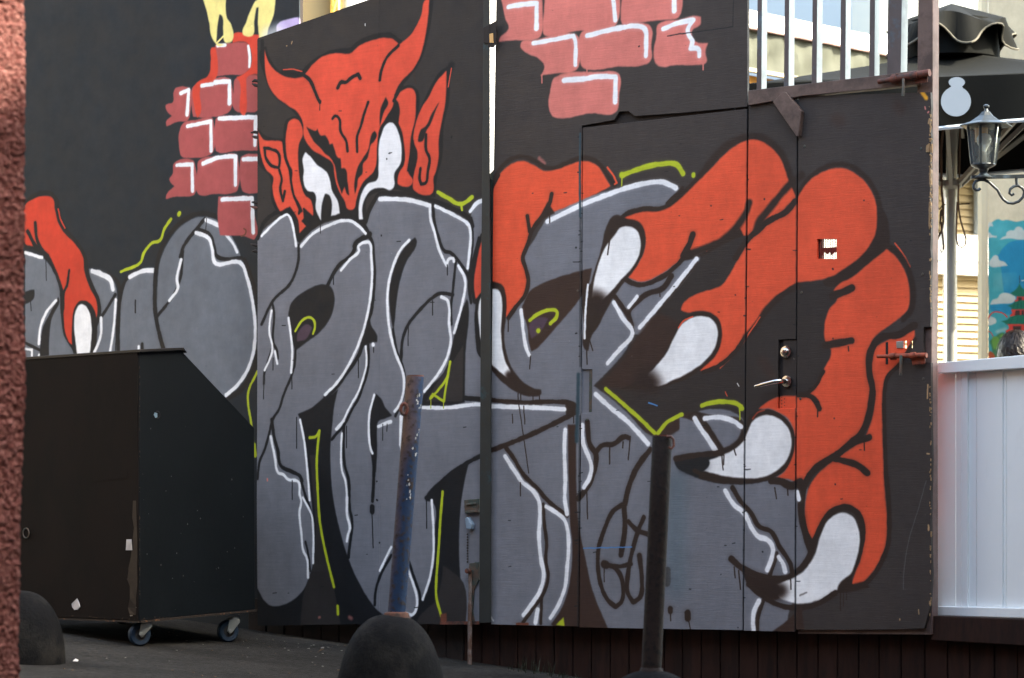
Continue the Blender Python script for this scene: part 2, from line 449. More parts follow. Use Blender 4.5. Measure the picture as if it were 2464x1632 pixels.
PAINT_M = '''
P grey R6|140,335 300,188 325,180 350,215 378,330 395,360 470,275 550,232 650,210 710,222 770,265 790,240 800,180 830,125 862,85 950,80 1060,90 1165,120 1190,115 1300,170 1400,225 1405,185 1430,130 1490,88 1490,2700 140,2700
P line_m B2|140,1020 150,1040 190,1110 230,1138 290,1135 360,1100 420,1040 455,960 478,880 480,700 470,560 455,420 440,250 415,60 410,10 575,0 577,300 590,480 620,640 680,850 750,1010 850,1160 900,1200 1000,1260 1000,1290 140,1290
P base_m B2|440,70 555,40 500,110 500,300 505,480 520,650 590,990 640,1260 400,1260 420,1060 470,920 490,700 468,400
P line_m B2|1395,285 1270,368 1150,470 1138,520 1182,530 1190,700 1185,880 1150,1030 1100,1130 1060,1195 1000,1290 1375,1290 1365,1150 1340,950 1335,700 1350,500 1378,350
P base_m B2|1360,1000 1240,900 1200,1100 1100,1200 1080,1260 1370,1260
P line_m R6|330,770 350,700 420,640 510,598 572,603 598,650 597,730 570,805 510,880 430,940 372,985 350,930 335,835
P plum R6|385,880 440,830 470,850 430,920 380,930
P line_m R6|1055,335 1075,318 1086,345 1020,470 985,580 968,680 957,790 948,870 930,770 922,640 940,540 975,440 1020,370
P line_m R6|805,772 818,840 852,895 852,935 800,945 770,965 735,1030 765,900 788,820
P line_m R6|622,1212 590,1240 540,1262 470,1320 412,1348 385,1360 410,1420 445,1600 572,1600 585,1450 600,1310
P line_m R6|840,1240 870,1262 900,1320 940,1368 900,1385 860,1400 852,1440 852,1568 845,1700 830,1700 812,1568 800,1450 806,1330 825,1270
S line_m B2 20|835,220 832,400 825,520
S line_m B2 34|823,555 823,582
S line_m B2 5|822,600 829,795
P line_m R6|1380,680 1345,760 1310,880 1292,960 1275,1040 1240,1120 1130,1232 1110,1310 1250,1312 1368,1292 1372,1000 1388,700
P base_m R6|1360,950 1290,1060 1200,1180 1140,1285 1355,1285
S line_m R6 17|390,365 386,470 340,590 240,690 172,830
S line_m R6 15|372,970 364,1080 345,1140 300,1250 275,1330 238,1390 215,1480 190,1568 160,1640 148,1740
S line_m R6 14|235,700 245,760 242,940 262,985 268,1030
S line_m R6 14|240,960 205,1060 188,1120 185,1180
S line_m B2 20|232,40 245,140 268,225 285,310 345,345 395,370 410,400
S line_m B2 17|405,400 430,490 458,570 468,620
S line_m B2 13|430,760 440,800 450,860 458,930
S line_m R6 22|560,600 620,492 700,420 720,385 722,355 800,305 818,335 830,420 835,560 815,760 790,840
S line_m R6 22|765,960 745,1010 650,1150 600,1215 545,1262
S line_m R6 30|720,370 735,350 808,300
S line_m R6 18|1180,125 1190,230 1217,330 1250,400 1282,408 1312,432 1340,470 1380,530 1400,590
S line_m R6 15|1405,205 1414,300 1405,450 1390,560
S line_m R6 15|1315,460 1305,560 1297,640 1287,720 1290,830
S line_m R6 18|1298,655 1222,648 1170,680 1090,760 1030,840 1002,920 992,1045
S line_m R6 16|945,860 965,980 1005,1090 1018,1170 1010,1240 960,1370
S line_m R6 16|800,950 800,1080 770,1190 740,1270 700,1340 660,1420 600,1490 585,1510
S line_m B2 18|655,60 660,300 685,400 690,560 705,640 692,770 683,850
S line_m B2 16|935,840 870,960 842,1060 838,1130
S line_m B2 16|1040,880 1080,1000 1105,1080 1100,1140
S line_m R6 26|1370,1265 1490,1275
S line_m B2 22|1140,500 1165,478 1270,370 1390,290 1490,240
S line_m R2 24|150,1400 200,1290 300,1240 340,1250 375,1330 392,1410 470,1340 550,1290 680,1275 760,1310 800,1370
S line_m R2 26|785,1300 800,1250 830,1190 865,1145 960,1138 1060,1148 1180,1180 1300,1230 1400,1290 1412,1330
S line_m R2 40 .6|1190,680 1215,540 1290,380
S line_m R2 24|175,240 180,330 220,430 270,450 320,425
S line_m R2 36|300,428 410,430 450,395 520,340 610,305 690,300 760,245 850,215 930,212 985,250
P line_m R2|985,260 1060,180 1125,60 1140,-10 1185,-10 1165,150 1140,260 1110,350 1060,430 1010,490 980,520 1050,500 1095,540 1090,680 1150,540 1230,410 1280,385 1275,600 1245,730 1235,920 1205,1040 1195,1160 1060,1150 960,1110 850,1130 780,1180 780,1310 730,1310 640,1260 500,1310 400,1390 370,1290 280,1260 230,1180 220,1040 150,960 140,740 200,800 300,815 320,700 380,680 330,630 240,560 190,450 170,280 200,270 215,330 300,430 430,430 800,330
P red_m R2|190,285 205,345 245,405 310,448 410,450 435,425 470,380 530,330 610,310 690,312 750,265 820,235 890,220 940,225 982,260 1050,200 1110,90 1140,-10 1160,-10 1150,120 1130,240 1105,330 1060,410 1000,470 962,535 945,620 905,690 865,760 855,850 850,950 830,1010 780,1060 750,1110 730,1180 715,1230 680,1230 660,1180 620,1110 600,1020 590,960 540,920 470,880 420,800 415,720 380,655 320,615 250,560 210,490 192,400
P red_m R2|152,770 185,820 240,826 290,830 300,870 308,930 335,1000 347,1100 372,1190 400,1255 430,1230 475,1270 470,1180 430,1150 400,1060 388,960 392,850 415,790 405,730 380,700 340,705 320,760 313,840 330,960 352,1000 345,1110 420,1280 405,1300 435,1330 395,1372 385,1290 340,1215 280,1242 250,1180 235,1100 240,1040 200,1000 165,900
P red_m R2|958,572 1000,530 1050,515 1075,540 1080,620 1076,700 1052,800 1046,900 1050,950 1035,1010 1062,1060 1050,1090 1000,1095 968,1075 985,1000 1000,920 992,800 978,740 985,640 975,600
P red_m R2|1260,412 1255,590 1235,700 1215,820 1215,920 1200,1000 1185,1040 1180,1130 1160,1146 1070,1120 1062,1070 1090,900 1065,820 1080,720 1110,640 1160,560 1200,480
S red_m R2 6|300,408 350,405 410,418
S red_m R2 5|1290,400 1270,510
S line_m R2 20|410,432 455,470 500,570 515,598
S line_m R2 17|978,265 910,335 875,420 868,470
S line_m R2 17|950,590 1000,500 960,560
S line_m R2 20|620,515 640,482 668,482 700,455 740,435 753,458
S line_m R2 16|590,695 605,680 628,695 637,770 670,830 678,888
S line_m R2 16|800,600 772,680 757,740 735,800 735,890
P line_m R2|903,570 917,605 890,660 868,745 872,640
P line_m R2|435,742 490,768 500,755 522,798 545,795 572,850 590,840 602,880 625,930 637,930 642,990 662,990 677,1060 688,1150 675,1140 660,1095 645,1140 618,1060 600,965 570,920 545,900 520,870 478,828
P line_m R2|838,768 850,790 835,830 815,850 805,890 795,930 770,960 765,1020 740,1050 735,1090 722,1140 718,1080 740,980 775,920 800,880 820,790
S line_m R2 15|300,830 312,930 332,980 347,1080 362,1150 395,1220 392,1255
S line_m R2 17|188,868 240,880 270,900 278,960 272,985 235,975 200,935 190,880
S line_m R2 16|276,1000 290,1050 282,1110 298,1180 308,1125
S line_m R2 17|1060,830 1052,900 1035,1000
P line_m R2|1220,595 1175,665 1140,738 1108,765 1092,830 1115,830 1140,770 1165,730 1200,640
S line_m R2 17|1140,790 1140,880 1160,930 1150,1010 1135,1078 1112,1082 1102,1050 1107,990
S line_m R2 12|420,1230 440,1260 470,1290
P line_m R2|395,850 430,870 520,950 580,1020 610,1080 650,1200 660,1275 480,1310 465,1180 425,1130 400,1060
P line_m R2|935,690 985,740 1010,850 1012,960 975,1030 975,1110 880,1120 800,1140 785,1200 795,1300 735,1310 728,1200 760,1100 845,1035 850,950 855,840 870,770 905,700
P eye R2|430,893 460,920 500,970 555,1010 575,1060 587,1120 620,1180 633,1255 580,1272 585,1190 568,1147 545,1142 527,1200 522,1298 490,1230 490,1150 480,1132 440,1120 417,1060 420,1000 413,930
P eye R2|935,718 960,740 985,800 996,880 990,960 953,1020 953,1090 935,1115 880,1105 822,1115 790,1150 765,1220 770,1290 745,1290 745,1200 768,1120 800,1078 850,1058 860,980 862,850 880,780 905,730
S white R6 15|172,310 240,240 300,192 326,186 350,230 365,300 375,368
S white R6 17|405,370 470,300 560,250 680,218 740,248 785,296
S white R6 24|868,92 950,92 1050,100 1160,130
S white R6 16|1163,135 1165,200 1190,290 1220,400 1262,485 1275,445 1300,440 1304,460
S white R6 18|1195,135 1290,180 1390,245 1402,300 1396,400 1385,500
S white R6 22|1400,165 1440,115 1490,95
S white R6 17|1330,485 1365,550 1372,590 1350,720 1305,880
S white R6 17|1230,668 1265,690 1276,730 1276,830 1286,930 1265,1020 1220,1110 1130,1225
S white R6 17|1040,335 990,390 945,490 918,600 912,700 925,860 960,1000 1005,1120 1010,1200 990,1290 955,1345
S white R6 17|640,510 690,450 745,400 742,370 790,345 807,350 817,420 822,560 800,750 760,900 700,1040 620,1170 545,1245
S white R6 13|785,962 790,1060 775,1130 745,1220 690,1320 655,1395
S white R6 18|655,1398 635,1422 612,1448
S white R6 24|828,950 829,951
S white R6 15|330,795 342,880 352,980 346,1115
S white R6 14|230,750 222,800 218,880 235,960 232,1000 190,1100
S white R6 15|250,990 264,1062
S white R6 15|835,1248 808,1350 803,1450 815,1568 825,1590
S white R6 20|860,1432 900,1415 932,1405
S white R6 20|1120,1320 1270,1322 1400,1305 1490,1302
S white R6 14|1000,1380 995,1568 990,1540
S white B2 14|990,20 988,190
S white B2 16|225,140 250,260 270,352 300,365 330,392 387,405 395,480
S white B2 15|395,480 405,520 395,580 405,700 420,820 437,850 445,970
S white B2 14|398,40 420,150 440,330 455,515
S white B2 14|415,500 465,600 476,700 475,885
S white B2 13|645,120 640,200 645,340 665,400 675,500
S white B2 17|675,500 675,600 692,680 680,720 674,755
S white B2 14|935,790 905,850 868,930
S white B2 16|1035,930 1065,1010 1086,1090 1085,1140 1060,1188 1015,1180
S white B2 15|1173,515 1183,680 1182,850 1160,980 1120,1100
S line_m R6 17|1452,320 1400,540 1392,600 1405,700
S line_m R6 40|1475,310 1430,500 1418,590 1432,690 1480,650
P red_m R6|1490,290 1470,330 1432,500 1422,590 1432,682 1490,600
S line_m R6 26|1490,640 1455,680 1440,740 1442,880 1460,980
P claw R6|1490,650 1465,670 1447,740 1455,860 1465,920 1490,940
S line_m R6 22|1440,900 1455,1000 1490,1040
S lime R6 14|370,870 410,810 445,790 475,800 486,840 475,885
S lime R2 22|1210,1130 1270,1165 1345,1200 1410,1160
S lime R2 13|1345,1195 1352,1235
S lime R6 14|1282,1050 1260,1150 1165,1268 1180,1242 1245,1285 1252,1230 1275,1100
S lime B2 16|455,145 490,140 512,105 497,270 502,450 515,640 550,830 598,1025
S lime B2 18|620,1140 622,1185
S lime B2 16|1238,465 1227,590 1215,780 1200,1000 1200,1080 1230,1200
S lime R6 4|1168,1280 1168,1325
S lime R6 4|1243,1280 1243,1325
S line_m R6 5|595,540 595,595
S line_m R6 5|350,1140 350,1210
S line_m R6 5|742,1010 742,1145
S line_m R6 5|832,965 832,995
S line_m R6 5|1178,690 1178,775
S line_m R6 5|1036,840 1034,955
S line_m R6 5|1265,480 1266,540
S line_m R6 5|1402,590 1405,710
S line_m R6 5|378,1380 378,1560
S line_m R6 5|240,1030 238,1100
S line_m R6 5|185,1180 183,1270
S line_m R6 4|885,1420 884,1515
S line_m R6 4|910,1420 909,1460
S line_m B2 5|352,400 352,510
S line_m B2 5|672,80 672,205
S line_m B2 5|1142,510 1144,680
S line_m R2 4|515,600 514,645
S line_m R2 4|518,1300 518,1370
S line_m R2 7|876,1385 877,1388
S line_m R2 6|185,742 186,744
S line_m R2 6|908,932 909,934
S line_m R2 9|1290,805 1291,800
S deep R2 6|185,1160 186,1162
S deep B2 9|850,405 851,404
S deep B2 11|850,512 853,516
S deep B2 8|866,765 867,765
S pink B2 9|205,388 206,400
S pink B2 22 .9|690,1205 700,1210
S pink B2 14 .9|510,1207 515,1205
S wood R2 5|352,242 348,255
S wood R2 4|318,268 322,266
S claw R2 3|782,138 782,150
S brown R2 9 .9|1068,430 1080,490
P rust B2|1225,1185 1260,1180 1262,1235 1225,1240
'''
PAINT_R = '''
P brick_r R3|110,-30 355,-30 360,60 350,205 330,225 180,235 100,245 110,215 160,165 140,110 125,40
P brick_r R3|372,-30 815,-30 810,100 780,155 560,180 420,210 370,205 360,150 368,60
P brick_r R3|830,-30 1185,-30 1180,60 1160,100 1060,115 900,135 830,145 820,110
P brick_r R3|240,240 300,235 540,195 570,215 575,380 550,415 440,430 370,440 345,445 370,390 345,350 250,300 228,270
P brick_r R3|590,185 790,150 980,140 1005,170 1000,260 1000,350 960,380 800,390 650,410 595,395 580,330
P brick_r R3|1040,140 1180,110 1260,90 1293,95 1290,140 1240,180 1260,240 1335,250 1320,300 1325,365 1280,380 1150,380 1050,390 1020,360 1030,200
P brick_r R3|430,455 700,420 790,420 815,440 810,560 790,660 640,665 470,695 415,680 410,500
S brick_r R3 7|355,440 356,485
S brick_r R3 7|1306,370 1306,408
S brick_r R3 6|620,400 621,422
S brick_r R3 20 .9|370,960 340,930
S white R3 29|158,38 230,25 325,15 323,165
S white R3 29|775,-20 788,115
S white R3 29|1135,-20 1135,60
S white R3 25|305,252 400,235 542,208 552,240 552,378
S white R3 28|622,208 800,165 940,155 965,175 970,240 968,325
S white R3 27|1070,168 1150,135 1248,115 1215,170 1222,205 1242,240 1232,283 1275,285 1283,328
S white R3 34|487,470 600,462
S white R3 28|600,462 700,448 790,450 787,598
P grey R7|190,320 400,250 560,30 747,-60 977,-125 1147,-165 1237,-160 1315,-118 1250,-50 1200,10 1568,200 1700,400 1990,1300 2070,1650 2060,1900 2090,2060 2020,2150 1990,2290 1950,2420 1990,2530 190,2530
P soot R7|1690,145 1560,195 1440,270 1425,310 1330,440 1180,600 1080,740 1040,745 1000,830 900,950 805,1045 870,1090 1000,1200 1150,1340 1250,1338 1390,1228 1440,1190 1680,1235 1690,1310 1740,1290 1790,1190 1850,1135 1900,1110 2010,1105 2070,1090 2115,1030 2180,950 2210,830 2190,780 2180,700 2220,600 2250,530 2235,470 2170,435 2090,425 2000,430
P brown R7 40|1060,760 1180,620 1250,640 1320,680 1280,760 1200,900 1120,980 1165,1050 1000,1065 880,1050 830,1040 920,950 1010,840
P brown R7 30|820,1065 900,1090 1010,1190 1150,1340 1250,1338 1390,1228 1430,1200 1340,1210 1180,1330 1040,1200 940,1090
P brown R7|795,352 730,368 560,420 430,490 395,560 383,590 418,700 425,790 440,842 465,830 560,730 640,640 720,540 775,450
P plum R7|430,680 500,640 540,650 500,720 440,770
P brown B3|655,70 705,70 712,600 725,700 760,870 800,1050 905,1300 640,1300 555,1245 620,1150 662,1020 682,800 668,640
P line_r R8|1100,-60 1160,40 1175,100 1170,235 1060,325 960,405 860,460 800,455 780,430 900,340 1040,200
S line_r R7 26 .5|205,-100 230,-190 320,-290 390,-305 450,-285 510,-248 560,-235 640,-262 735,-298 810,-282 860,-240 890,-190 930,-140
S line_r R7 20|1330,-120 1290,-80 1240,-30
S line_r R7 40|930,110 1000,40 1100,12 1200,8 1250,-5 1330,-75 1437,-185
S line_r R8 44 .6|60,-185 150,-300 245,-385 345,-420 395,-422 450,-400 500,-365 545,-310 575,-240 590,-170 620,-95
P red R7|195,-60 205,-95 250,-195 320,-260 390,-280 455,-255 515,-222 585,-228 660,-255 735,-280 790,-272 840,-240 870,-190 905,-130 850,-100 750,-55 650,-10 575,20 545,30 500,60 450,130 415,220 390,290 405,350 415,430 395,510 350,570 305,640 288,640 285,560 275,490 250,460 195,450
S line_r R7 17|205,-100 215,-130 250,-195
S red R7 11|888,-240 925,-190 942,-150 930,-143
S line_r R7 26|560,-85 548,-30 510,40 450,120 412,230 390,290 412,370 422,430 403,510 350,580 305,645
S line_r R7 24|417,45 430,135
P line_r R7|535,-40 580,30 500,70 470,90
P red R7|940,88 1000,50 1100,20 1180,17 1237,2 1320,-60 1437,-175 1507,-245 1607,-345 1667,-385 1717,-403 1767,-405 1817,-385 1867,-345 1907,-295 1932,-235 1952,-175 1990,-90 1997,-70 1950,-20 1900,30 1820,85 1760,130 1715,160 1675,152 1640,130 1560,190 1480,240 1390,262 1370,245 1330,290 1270,340 1180,400 1090,432 1020,412 1000,395 1065,330 1105,240 1110,170 1075,100 1000,72
S line_r R7 26|990,415 1030,440 1090,450 1180,420 1270,360 1330,300 1370,262
S line_r R7 34|1390,155 1370,210 1330,280
P line_r R7|1370,235 1400,270 1480,245 1560,200 1650,130 1668,115 1690,160 1560,215 1440,285 1320,310
S red R7 7|1470,250 1510,220 1540,195
S line_r R8 40 .5|350,-32 335,18 290,92 240,150 190,190 100,232 0,270
S line_r R8 40 .5|385,150 410,80 455,20 520,-60 580,-130 660,-195
S line_r R8 26 .6|640,-75 690,-160 765,-225 845,-258 935,-255 1015,-205 1080,-130 1118,-30 1122,65
P red R8|632,-50 655,-95 695,-150 765,-205 845,-235 925,-233 1005,-185 1065,-115 1100,-25 1105,65 1095,150 1060,220 1000,290 920,350 850,395 790,415 700,430 635,440 580,470 520,510 450,590 390,670 330,750 280,820 220,890 160,930 80,960 60,955 100,900 150,830 180,760 185,690 160,640 110,610 40,605 -10,615 -52,600 -40,560 10,520 80,490 150,470 190,450 240,380 280,310 320,240 345,190 390,150 450,85 580,15
S line_r R8 34|620,-40 575,15 450,85 390,140 345,180 270,290
S line_r R8 34 .5|640,455 560,500 460,590 390,690 330,760
S red R8 6|415,640 360,720 290,830 180,940
S line_r R8 24|330,750 280,830 220,890 160,935 80,965
P line_r R7|750,480 790,440 800,400 850,240 880,110 930,40 1000,60 1075,80 1110,150 1105,240 1060,340 960,470 880,600 830,700 795,750 775,840 752,830 748,700
P claw R7|935,150 960,115 1010,105 1060,130 1082,190 1075,270 1040,340 960,430 900,500 850,548 832,520 795,525 810,420 840,310 880,220
P tip R7 90|780,480 850,490 890,535 850,590 775,580
P line_r R7|1300,690 1350,640 1430,610 1510,625 1555,690 1560,770 1530,860 1460,930 1400,975 1290,1030 1165,1060 960,1065 1040,1030 1120,980 1200,900 1270,790
P claw R7|1125,985 1160,945 1230,860 1280,760 1320,690 1370,650 1440,635 1500,650 1535,710 1535,770 1510,840 1450,910 1380,960 1280,1010 1165,1045 1150,1020
P tip R7 110|1060,940 1150,950 1195,1000 1215,1060 1120,1085 1040,1060
S red R7 7|1305,705 1340,660 1390,638
P line_r R7|195,430 230,435 270,455 290,510 292,620 280,760 295,860 330,950 400,1030 460,1062 497,1068 497,1095 450,1110 370,1092 290,1042 220,972 195,930
P claw R7|190,478 240,478 262,510 268,600 262,720 270,830 290,910 318,972 302,1002 250,960 190,895
P tip R7 40|300,960 335,965 350,1010 300,1015 285,985
S line_r R7 26|195,1128 300,1140 400,1145 600,1140 680,1152 705,1180
P line_r R7|640,1140 705,1150 712,1200 650,1240 640,1190
S line_r R7 28|700,1205 600,1255 400,1350 190,1432
S line_r R7 26|930,520 960,560 1010,640 1035,720
S line_r R7 32|1262,400 1215,470 1120,505 1050,560 1012,610 1030,690
S line_r R7 22|1415,320 1300,460 1180,610
S white R7 26|1412,297 1300,440 1200,560 1078,702
S white R7 26|925,555 980,650 1035,735 960,830 888,912
S white R7 24|1062,520 1012,582
S white R7 13|772,450 758,600 752,765
S white R7 22|380,600 395,740 412,830 428,865
S white R7 27|818,1095 900,1170 1010,1260 1128,1388
S white R7 28|535,78 620,35 747,-25 900,-85 1000,-120 1110,-148 1215,-155 1290,-120
S white R7 25|195,1165 300,1170 480,1175 635,1185
S lime R7 21|430,660 480,622 560,597 590,608 588,640 552,680
S lime R7 28|480,720 481,722
S lime R7 22|878,1065 1000,1170 1090,1250 1165,1325
S lime R7 22|1185,1325 1240,1260 1325,1215
S lime R3 36|826,1028 832,1028
S lime R3 28|830,1028 950,985 1060,963 1145,965 1185,1020
S lime R3 25|1247,1025 1247,1032
S lime R3 7|825,1045 824,1092
S blue R7 6|1130,1145 1180,1162
S line_r B3 25|290,205 335,265 390,360 480,450 520,500 600,570 650,605
S line_r B3 22|510,540 517,660 530,760 525,880 540,960 512,1060 430,1180 390,1235
S line_r B3 20|500,1090 495,1240
S white B3 26|285,255 340,340 385,405 450,460 485,520 490,620 485,720 500,880 513,940 495,1040 440,1130 392,1193
S white B3 24|527,552 590,590 635,630 655,700 660,800 650,920 640,1020 600,1130 552,1210
S white B3 25|640,100 635,200 640,400 637,500 650,595
S white B3 25|477,1160 465,1235
S line_r B3 32|768,55 772,110 785,190 818,240 815,310 775,430 745,470 715,505
S line_r B3 28|815,235 860,190 920,185 990,140 1012,148
S white B3 26|740,72 745,180 780,270 793,320 778,390 748,438
S line_r B3 33|1140,215 1062,320 1012,440 990,535
S line_r B3 26|985,535 920,580 872,680 835,800 832,920 850,1020 890,1105 935,1142 970,1112 980,1030 965,960 930,915 865,890
S line_r B3 40|868,892 880,895
S line_r B3 24|880,895 960,905 1025,890
S line_r B3 32|985,545 990,680 967,835
S line_r B3 27|1102,615 1070,690 1030,830 1005,980 1006,1060 1040,1115 1080,1085 1090,980 1075,845
S line_r B3 27|1010,640 1060,690 1125,715
S line_r B3 32|1076,840 1080,870
S blue B3 4|745,798 860,795 1030,790
S line_r B3 40|1240,930 1240,1000
S line_r B3 32|1258,1155 1258,1170
S line_r B3 6|1259,1170 1261,1225
S line_r B3 40|1360,1180 1360,1210
S line_r B3 6|1362,1200 1378,1280
S line_r B3 7|900,200 900,300
S line_r B3 7|980,170 978,205
S line_r B3 7|1022,140 1010,275
S line_r B3 7|765,450 770,625
S line_r B3 6|375,410 376,490
S line_r B3 6|868,900 868,995
S line_r B3 5|365,-60 425,355
S line_r B3 5|395,-40 402,65
S line_r B3 5|330,60 328,8
S line_r B3 6|690,0 690,60
S line_r R7 6|362,1090 362,1135
S line_r R7 6|378,1090 378,1130
S line_r R7 6|450,1105 450,1135
S line_r R7 6|487,1100 488,1135
S line_r R7 7|304,640 304,725
S line_r R7 6|436,870 430,945
S line_r R7 7|765,820 767,918
S line_r R7 6|785,785 800,840
S line_r R7 6|1196,490 1197,520
S line_r R7 6|548,40 548,85
S line_r R7 7|900,180 888,272
S teal B3 150 1.6|1290,420 1290,1000
S grey B3 120 1.2|1440,500 1430,1000
P line_r R8|-15,1225 30,1200 110,1215 180,1225 300,1240 330,1290 300,1350 250,1400 190,1440 150,1440 60,1320
P grey R8|95,1250 180,1240 260,1265 302,1300 290,1345 240,1395 200,1412
P grey R8|-60,1230 30,1260 90,1340 150,1440 60,1460 -60,1460
S line_r R8 34|340,1310 300,1370 255,1415 190,1450 100,1480 -20,1490
S line_r R8 30|60,1235 110,1300 150,1370 185,1430
S white R8 29|30,1238 60,1290 110,1360 152,1428
S white R8 26|88,1238 180,1232 260,1255 303,1287
S lime R8 24|72,1162 130,1145 220,1140 290,1158 308,1180
S lime R8 20|305,1165 300,1185
S lime R8 6|295,1180 296,1245
P deep B4|345,30 400,-10 470,-20 540,10 590,60 620,130 618,220 585,310 520,370 410,410 310,420 170,412 50,385 -60,330 -85,285 -30,255 60,260 130,255 240,205 300,150 335,90
P line_r B4|345,30 400,-10 470,-20 540,10 590,60 620,130 618,220 585,310 520,370 410,410 310,420 170,412 50,385 80,330 240,205 300,150 335,90
P claw B4|370,50 400,25 460,12 530,35 575,80 600,150 590,240 550,310 480,360 400,385 320,385 200,372 90,345 20,340 50,300 110,280 200,245 270,210 320,160 345,100
P deep B3|1282,285 1300,255 1360,245 1450,255 1490,290 1470,330 1440,350 1380,345 1310,335
P deep B4 80|-60,265 75,282 110,300 90,335 20,345 -60,340
S line_r B3 30|1290,270 1400,250 1560,235
S line_r B3 22|1400,340 1480,380 1580,405
P red R8|1165,237 1215,280 1260,350 1290,430 1300,520 1285,600 1230,650 1150,710 1090,760 1055,830 1045,900 1055,980 1075,1060 1060,1180 1035,1280 1000,1340 940,1400 880,1450 800,1500 740,1545 690,1590 640,1612 580,1595 510,1590 560,1550 600,1480 620,1400 615,1310 580,1240 530,1205 470,1180 405,1185 430,1160 530,1108 640,1103 700,1085 745,1030 790,950 835,840 800,780 795,700 820,600 870,530 850,490 870,455 960,405 1060,322
S red R8 8 .8|370,1240 400,1205 440,1188
P red R8|1325,702 1325,760 1240,900 1160,990 1142,1060 1137,1300 1140,1400 1150,1655 1165,1855 1155,1985 1120,2075 1060,2165 1000,2215 955,2215 970,2165 1010,2065 1030,1945 1020,1845 980,1785 920,1760 860,1770 800,1825 750,1905 720,1965 700,1945 680,1855 680,1765 700,1655 740,1585 800,1525 900,1450 1030,1350 1060,1290 1090,1150 1080,1060 1060,960 1062,880 1085,830 1180,770
S red R8 7|1210,205 1260,270 1300,345
S line_r R8 32 .5|1165,215 1225,265 1280,340 1310,430 1318,520 1305,600 1260,655
S line_r R8 38|1325,690 1230,745 1130,760 1078,820 1058,900 1062,980 1078,1060 1066,1180 1037,1280 1003,1340
S line_r R8 38|1003,1340 930,1400 870,1450 790,1500 730,1545 690,1605 665,1690 658,1780 672,1870 720,1990
S line_r R8 34|1060,1350 1000,1370 940,1395
S line_r R8 34|850,1475 920,1490 1000,1520 1048,1560
S line_r R8 22|1330,770 1245,910 1165,1000 1150,1080 1150,1300 1158,1560
S line_r R8 26|1158,1560 1172,1700 1178,1855 1168,1990 1130,2085 1070,2180 1000,2230 940,2235
S line_r R8 40|845,515 900,495 955,470
S line_r R8 40|800,808 870,795 955,780
S line_r R8 30|640,1098 700,1102 740,1130 765,1180
S line_r R8 20|790,960 740,1050 690,1090 640,1105
S line_r B4 40|480,400 530,402 600,430 650,410
S line_r B4 32|655,400 660,560 675,690 712,810
S line_r B4 34|245,860 300,908 400,955 470,975 560,975 640,930 700,860 730,770 770,680 820,600 870,565 920,555 980,580 1015,650 1015,760 985,870 940,960 890,1040
P tip B4|310,935 400,970 520,995 560,1020 540,1080 510,1100 450,1095 390,1055 340,1010
P claw B4|740,830 770,730 810,640 860,600 910,588 960,610 995,680 1003,750 985,860 950,950 890,1030 820,1080 740,1110 640,1125 580,1110 522,1080 530,1030 515,1010 580,985 650,950 700,900
P tip B4 70|470,1000 540,1000 580,1040 560,1085 500,1100 460,1080
S line_r B4 28|345,1010 400,1058 520,1130 620,1148 750,1128 860,1060
P line_r B4|880,1010 955,950 960,1010 1040,1000 1060,1030 940,1055 870,1060
P brown B4|660,1130 625,1175 560,1235 470,1300 680,1310
S line_r B4 26|252,440 300,520 362,590 410,670 480,700 530,790 590,880 608,950
S line_r B4 24|512,830 492,900 470,960
S white B4 27|210,460 260,540 320,590 362,670 405,730 460,748 490,795 485,850 457,925
S white B4 25|525,850 550,890 563,935
S white B4 27|635,468 645,510
S line_r B4 24|432,1110 402,1200 398,1300
S white B4 26|408,1108 377,1180 377,1300
S line_r B4 6|190,250 197,335
S line_r B4 6|202,250 201,305
S line_r B4 6|262,215 272,248
S line_r B4 7|502,440 512,505
S line_r B4 7|577,450 580,485
S line_r B4 6|262,910 268,970
S line_r B4 7|288,930 300,1040
S line_r B4 6|596,980 597,1040
S line_r B4 6|890,1060 890,1165
S line_r B4 5|908,1060 908,1140
S line_r B4 5|925,1050 926,1100
S line_r R8 6|936,815 938,840
S line_r R8 7|755,1190 755,1225
S line_r B4 6|1030,170 1031,218
S amber R4 22 .5|1107,512 1150,575
S pink R4 6|1142,625 1146,640
S pink R4 8|1160,660 1165,655
S deep R3 4|1095,210 1200,193 1320,178 1480,155 1485,-20
S deep R8 9|656,498 658,502
S deep R8 6|268,510 269,511
S deep R8 8|843,355 846,358
S deep R8 7|845,768 846,768
S deep R8 7|852,1238 853,1239
S deep B4 8|430,816 431,817
S deep B4 7|858,420 859,421
S deep B4 6|284,1265 285,1266
S deep R4 8|430,862 431,864
S deep R4 8|195,1170 196,1171
S deep R4 8|783,1178 784,1178
S deep R4 8|1120,878 1122,878
S deep R7 9|704,232 705,233
S deep R7 6|700,737 708,735
S deep R3 8|555,1458 556,1458
S deep R3 7|930,268 926,270
S deep R3 7|1350,1210 1351,1211
S claw R8 3|280,1030 290,1048
S red R8 3|210,1080 220,1105
S grey B4 3 .9|1395,400 1350,560 1290,760 1262,960 1260,1040
S soot B4 8 .9|650,1075 690,1060
S rust B3 14|355,1245 420,1245
P lime B3|585,1250 630,1203 636,1255
S claw B3 10 .9|205,1205 215,1225
S wood B4 7|1400,240 1412,242
S wood B4 8|1408,660 1410,690
S wood R8 6|1405,1040 1402,1120
S wood B4 5|1240,1215 1240,1222
S wood B4 4|1350,1160 1352,1185
S wood R4 22 .6|1160,870 1165,880
S wood R4 10|1168,700 1165,720
S wood R4 7|1174,1000 1172,1080
S wood R4 6|1170,1190 1168,1330
S brown R4 60 1.2|620,700 640,710
S brown R4 50 1.2|980,620 1000,640
S brown R8 60 1.2|430,900 480,980
'''


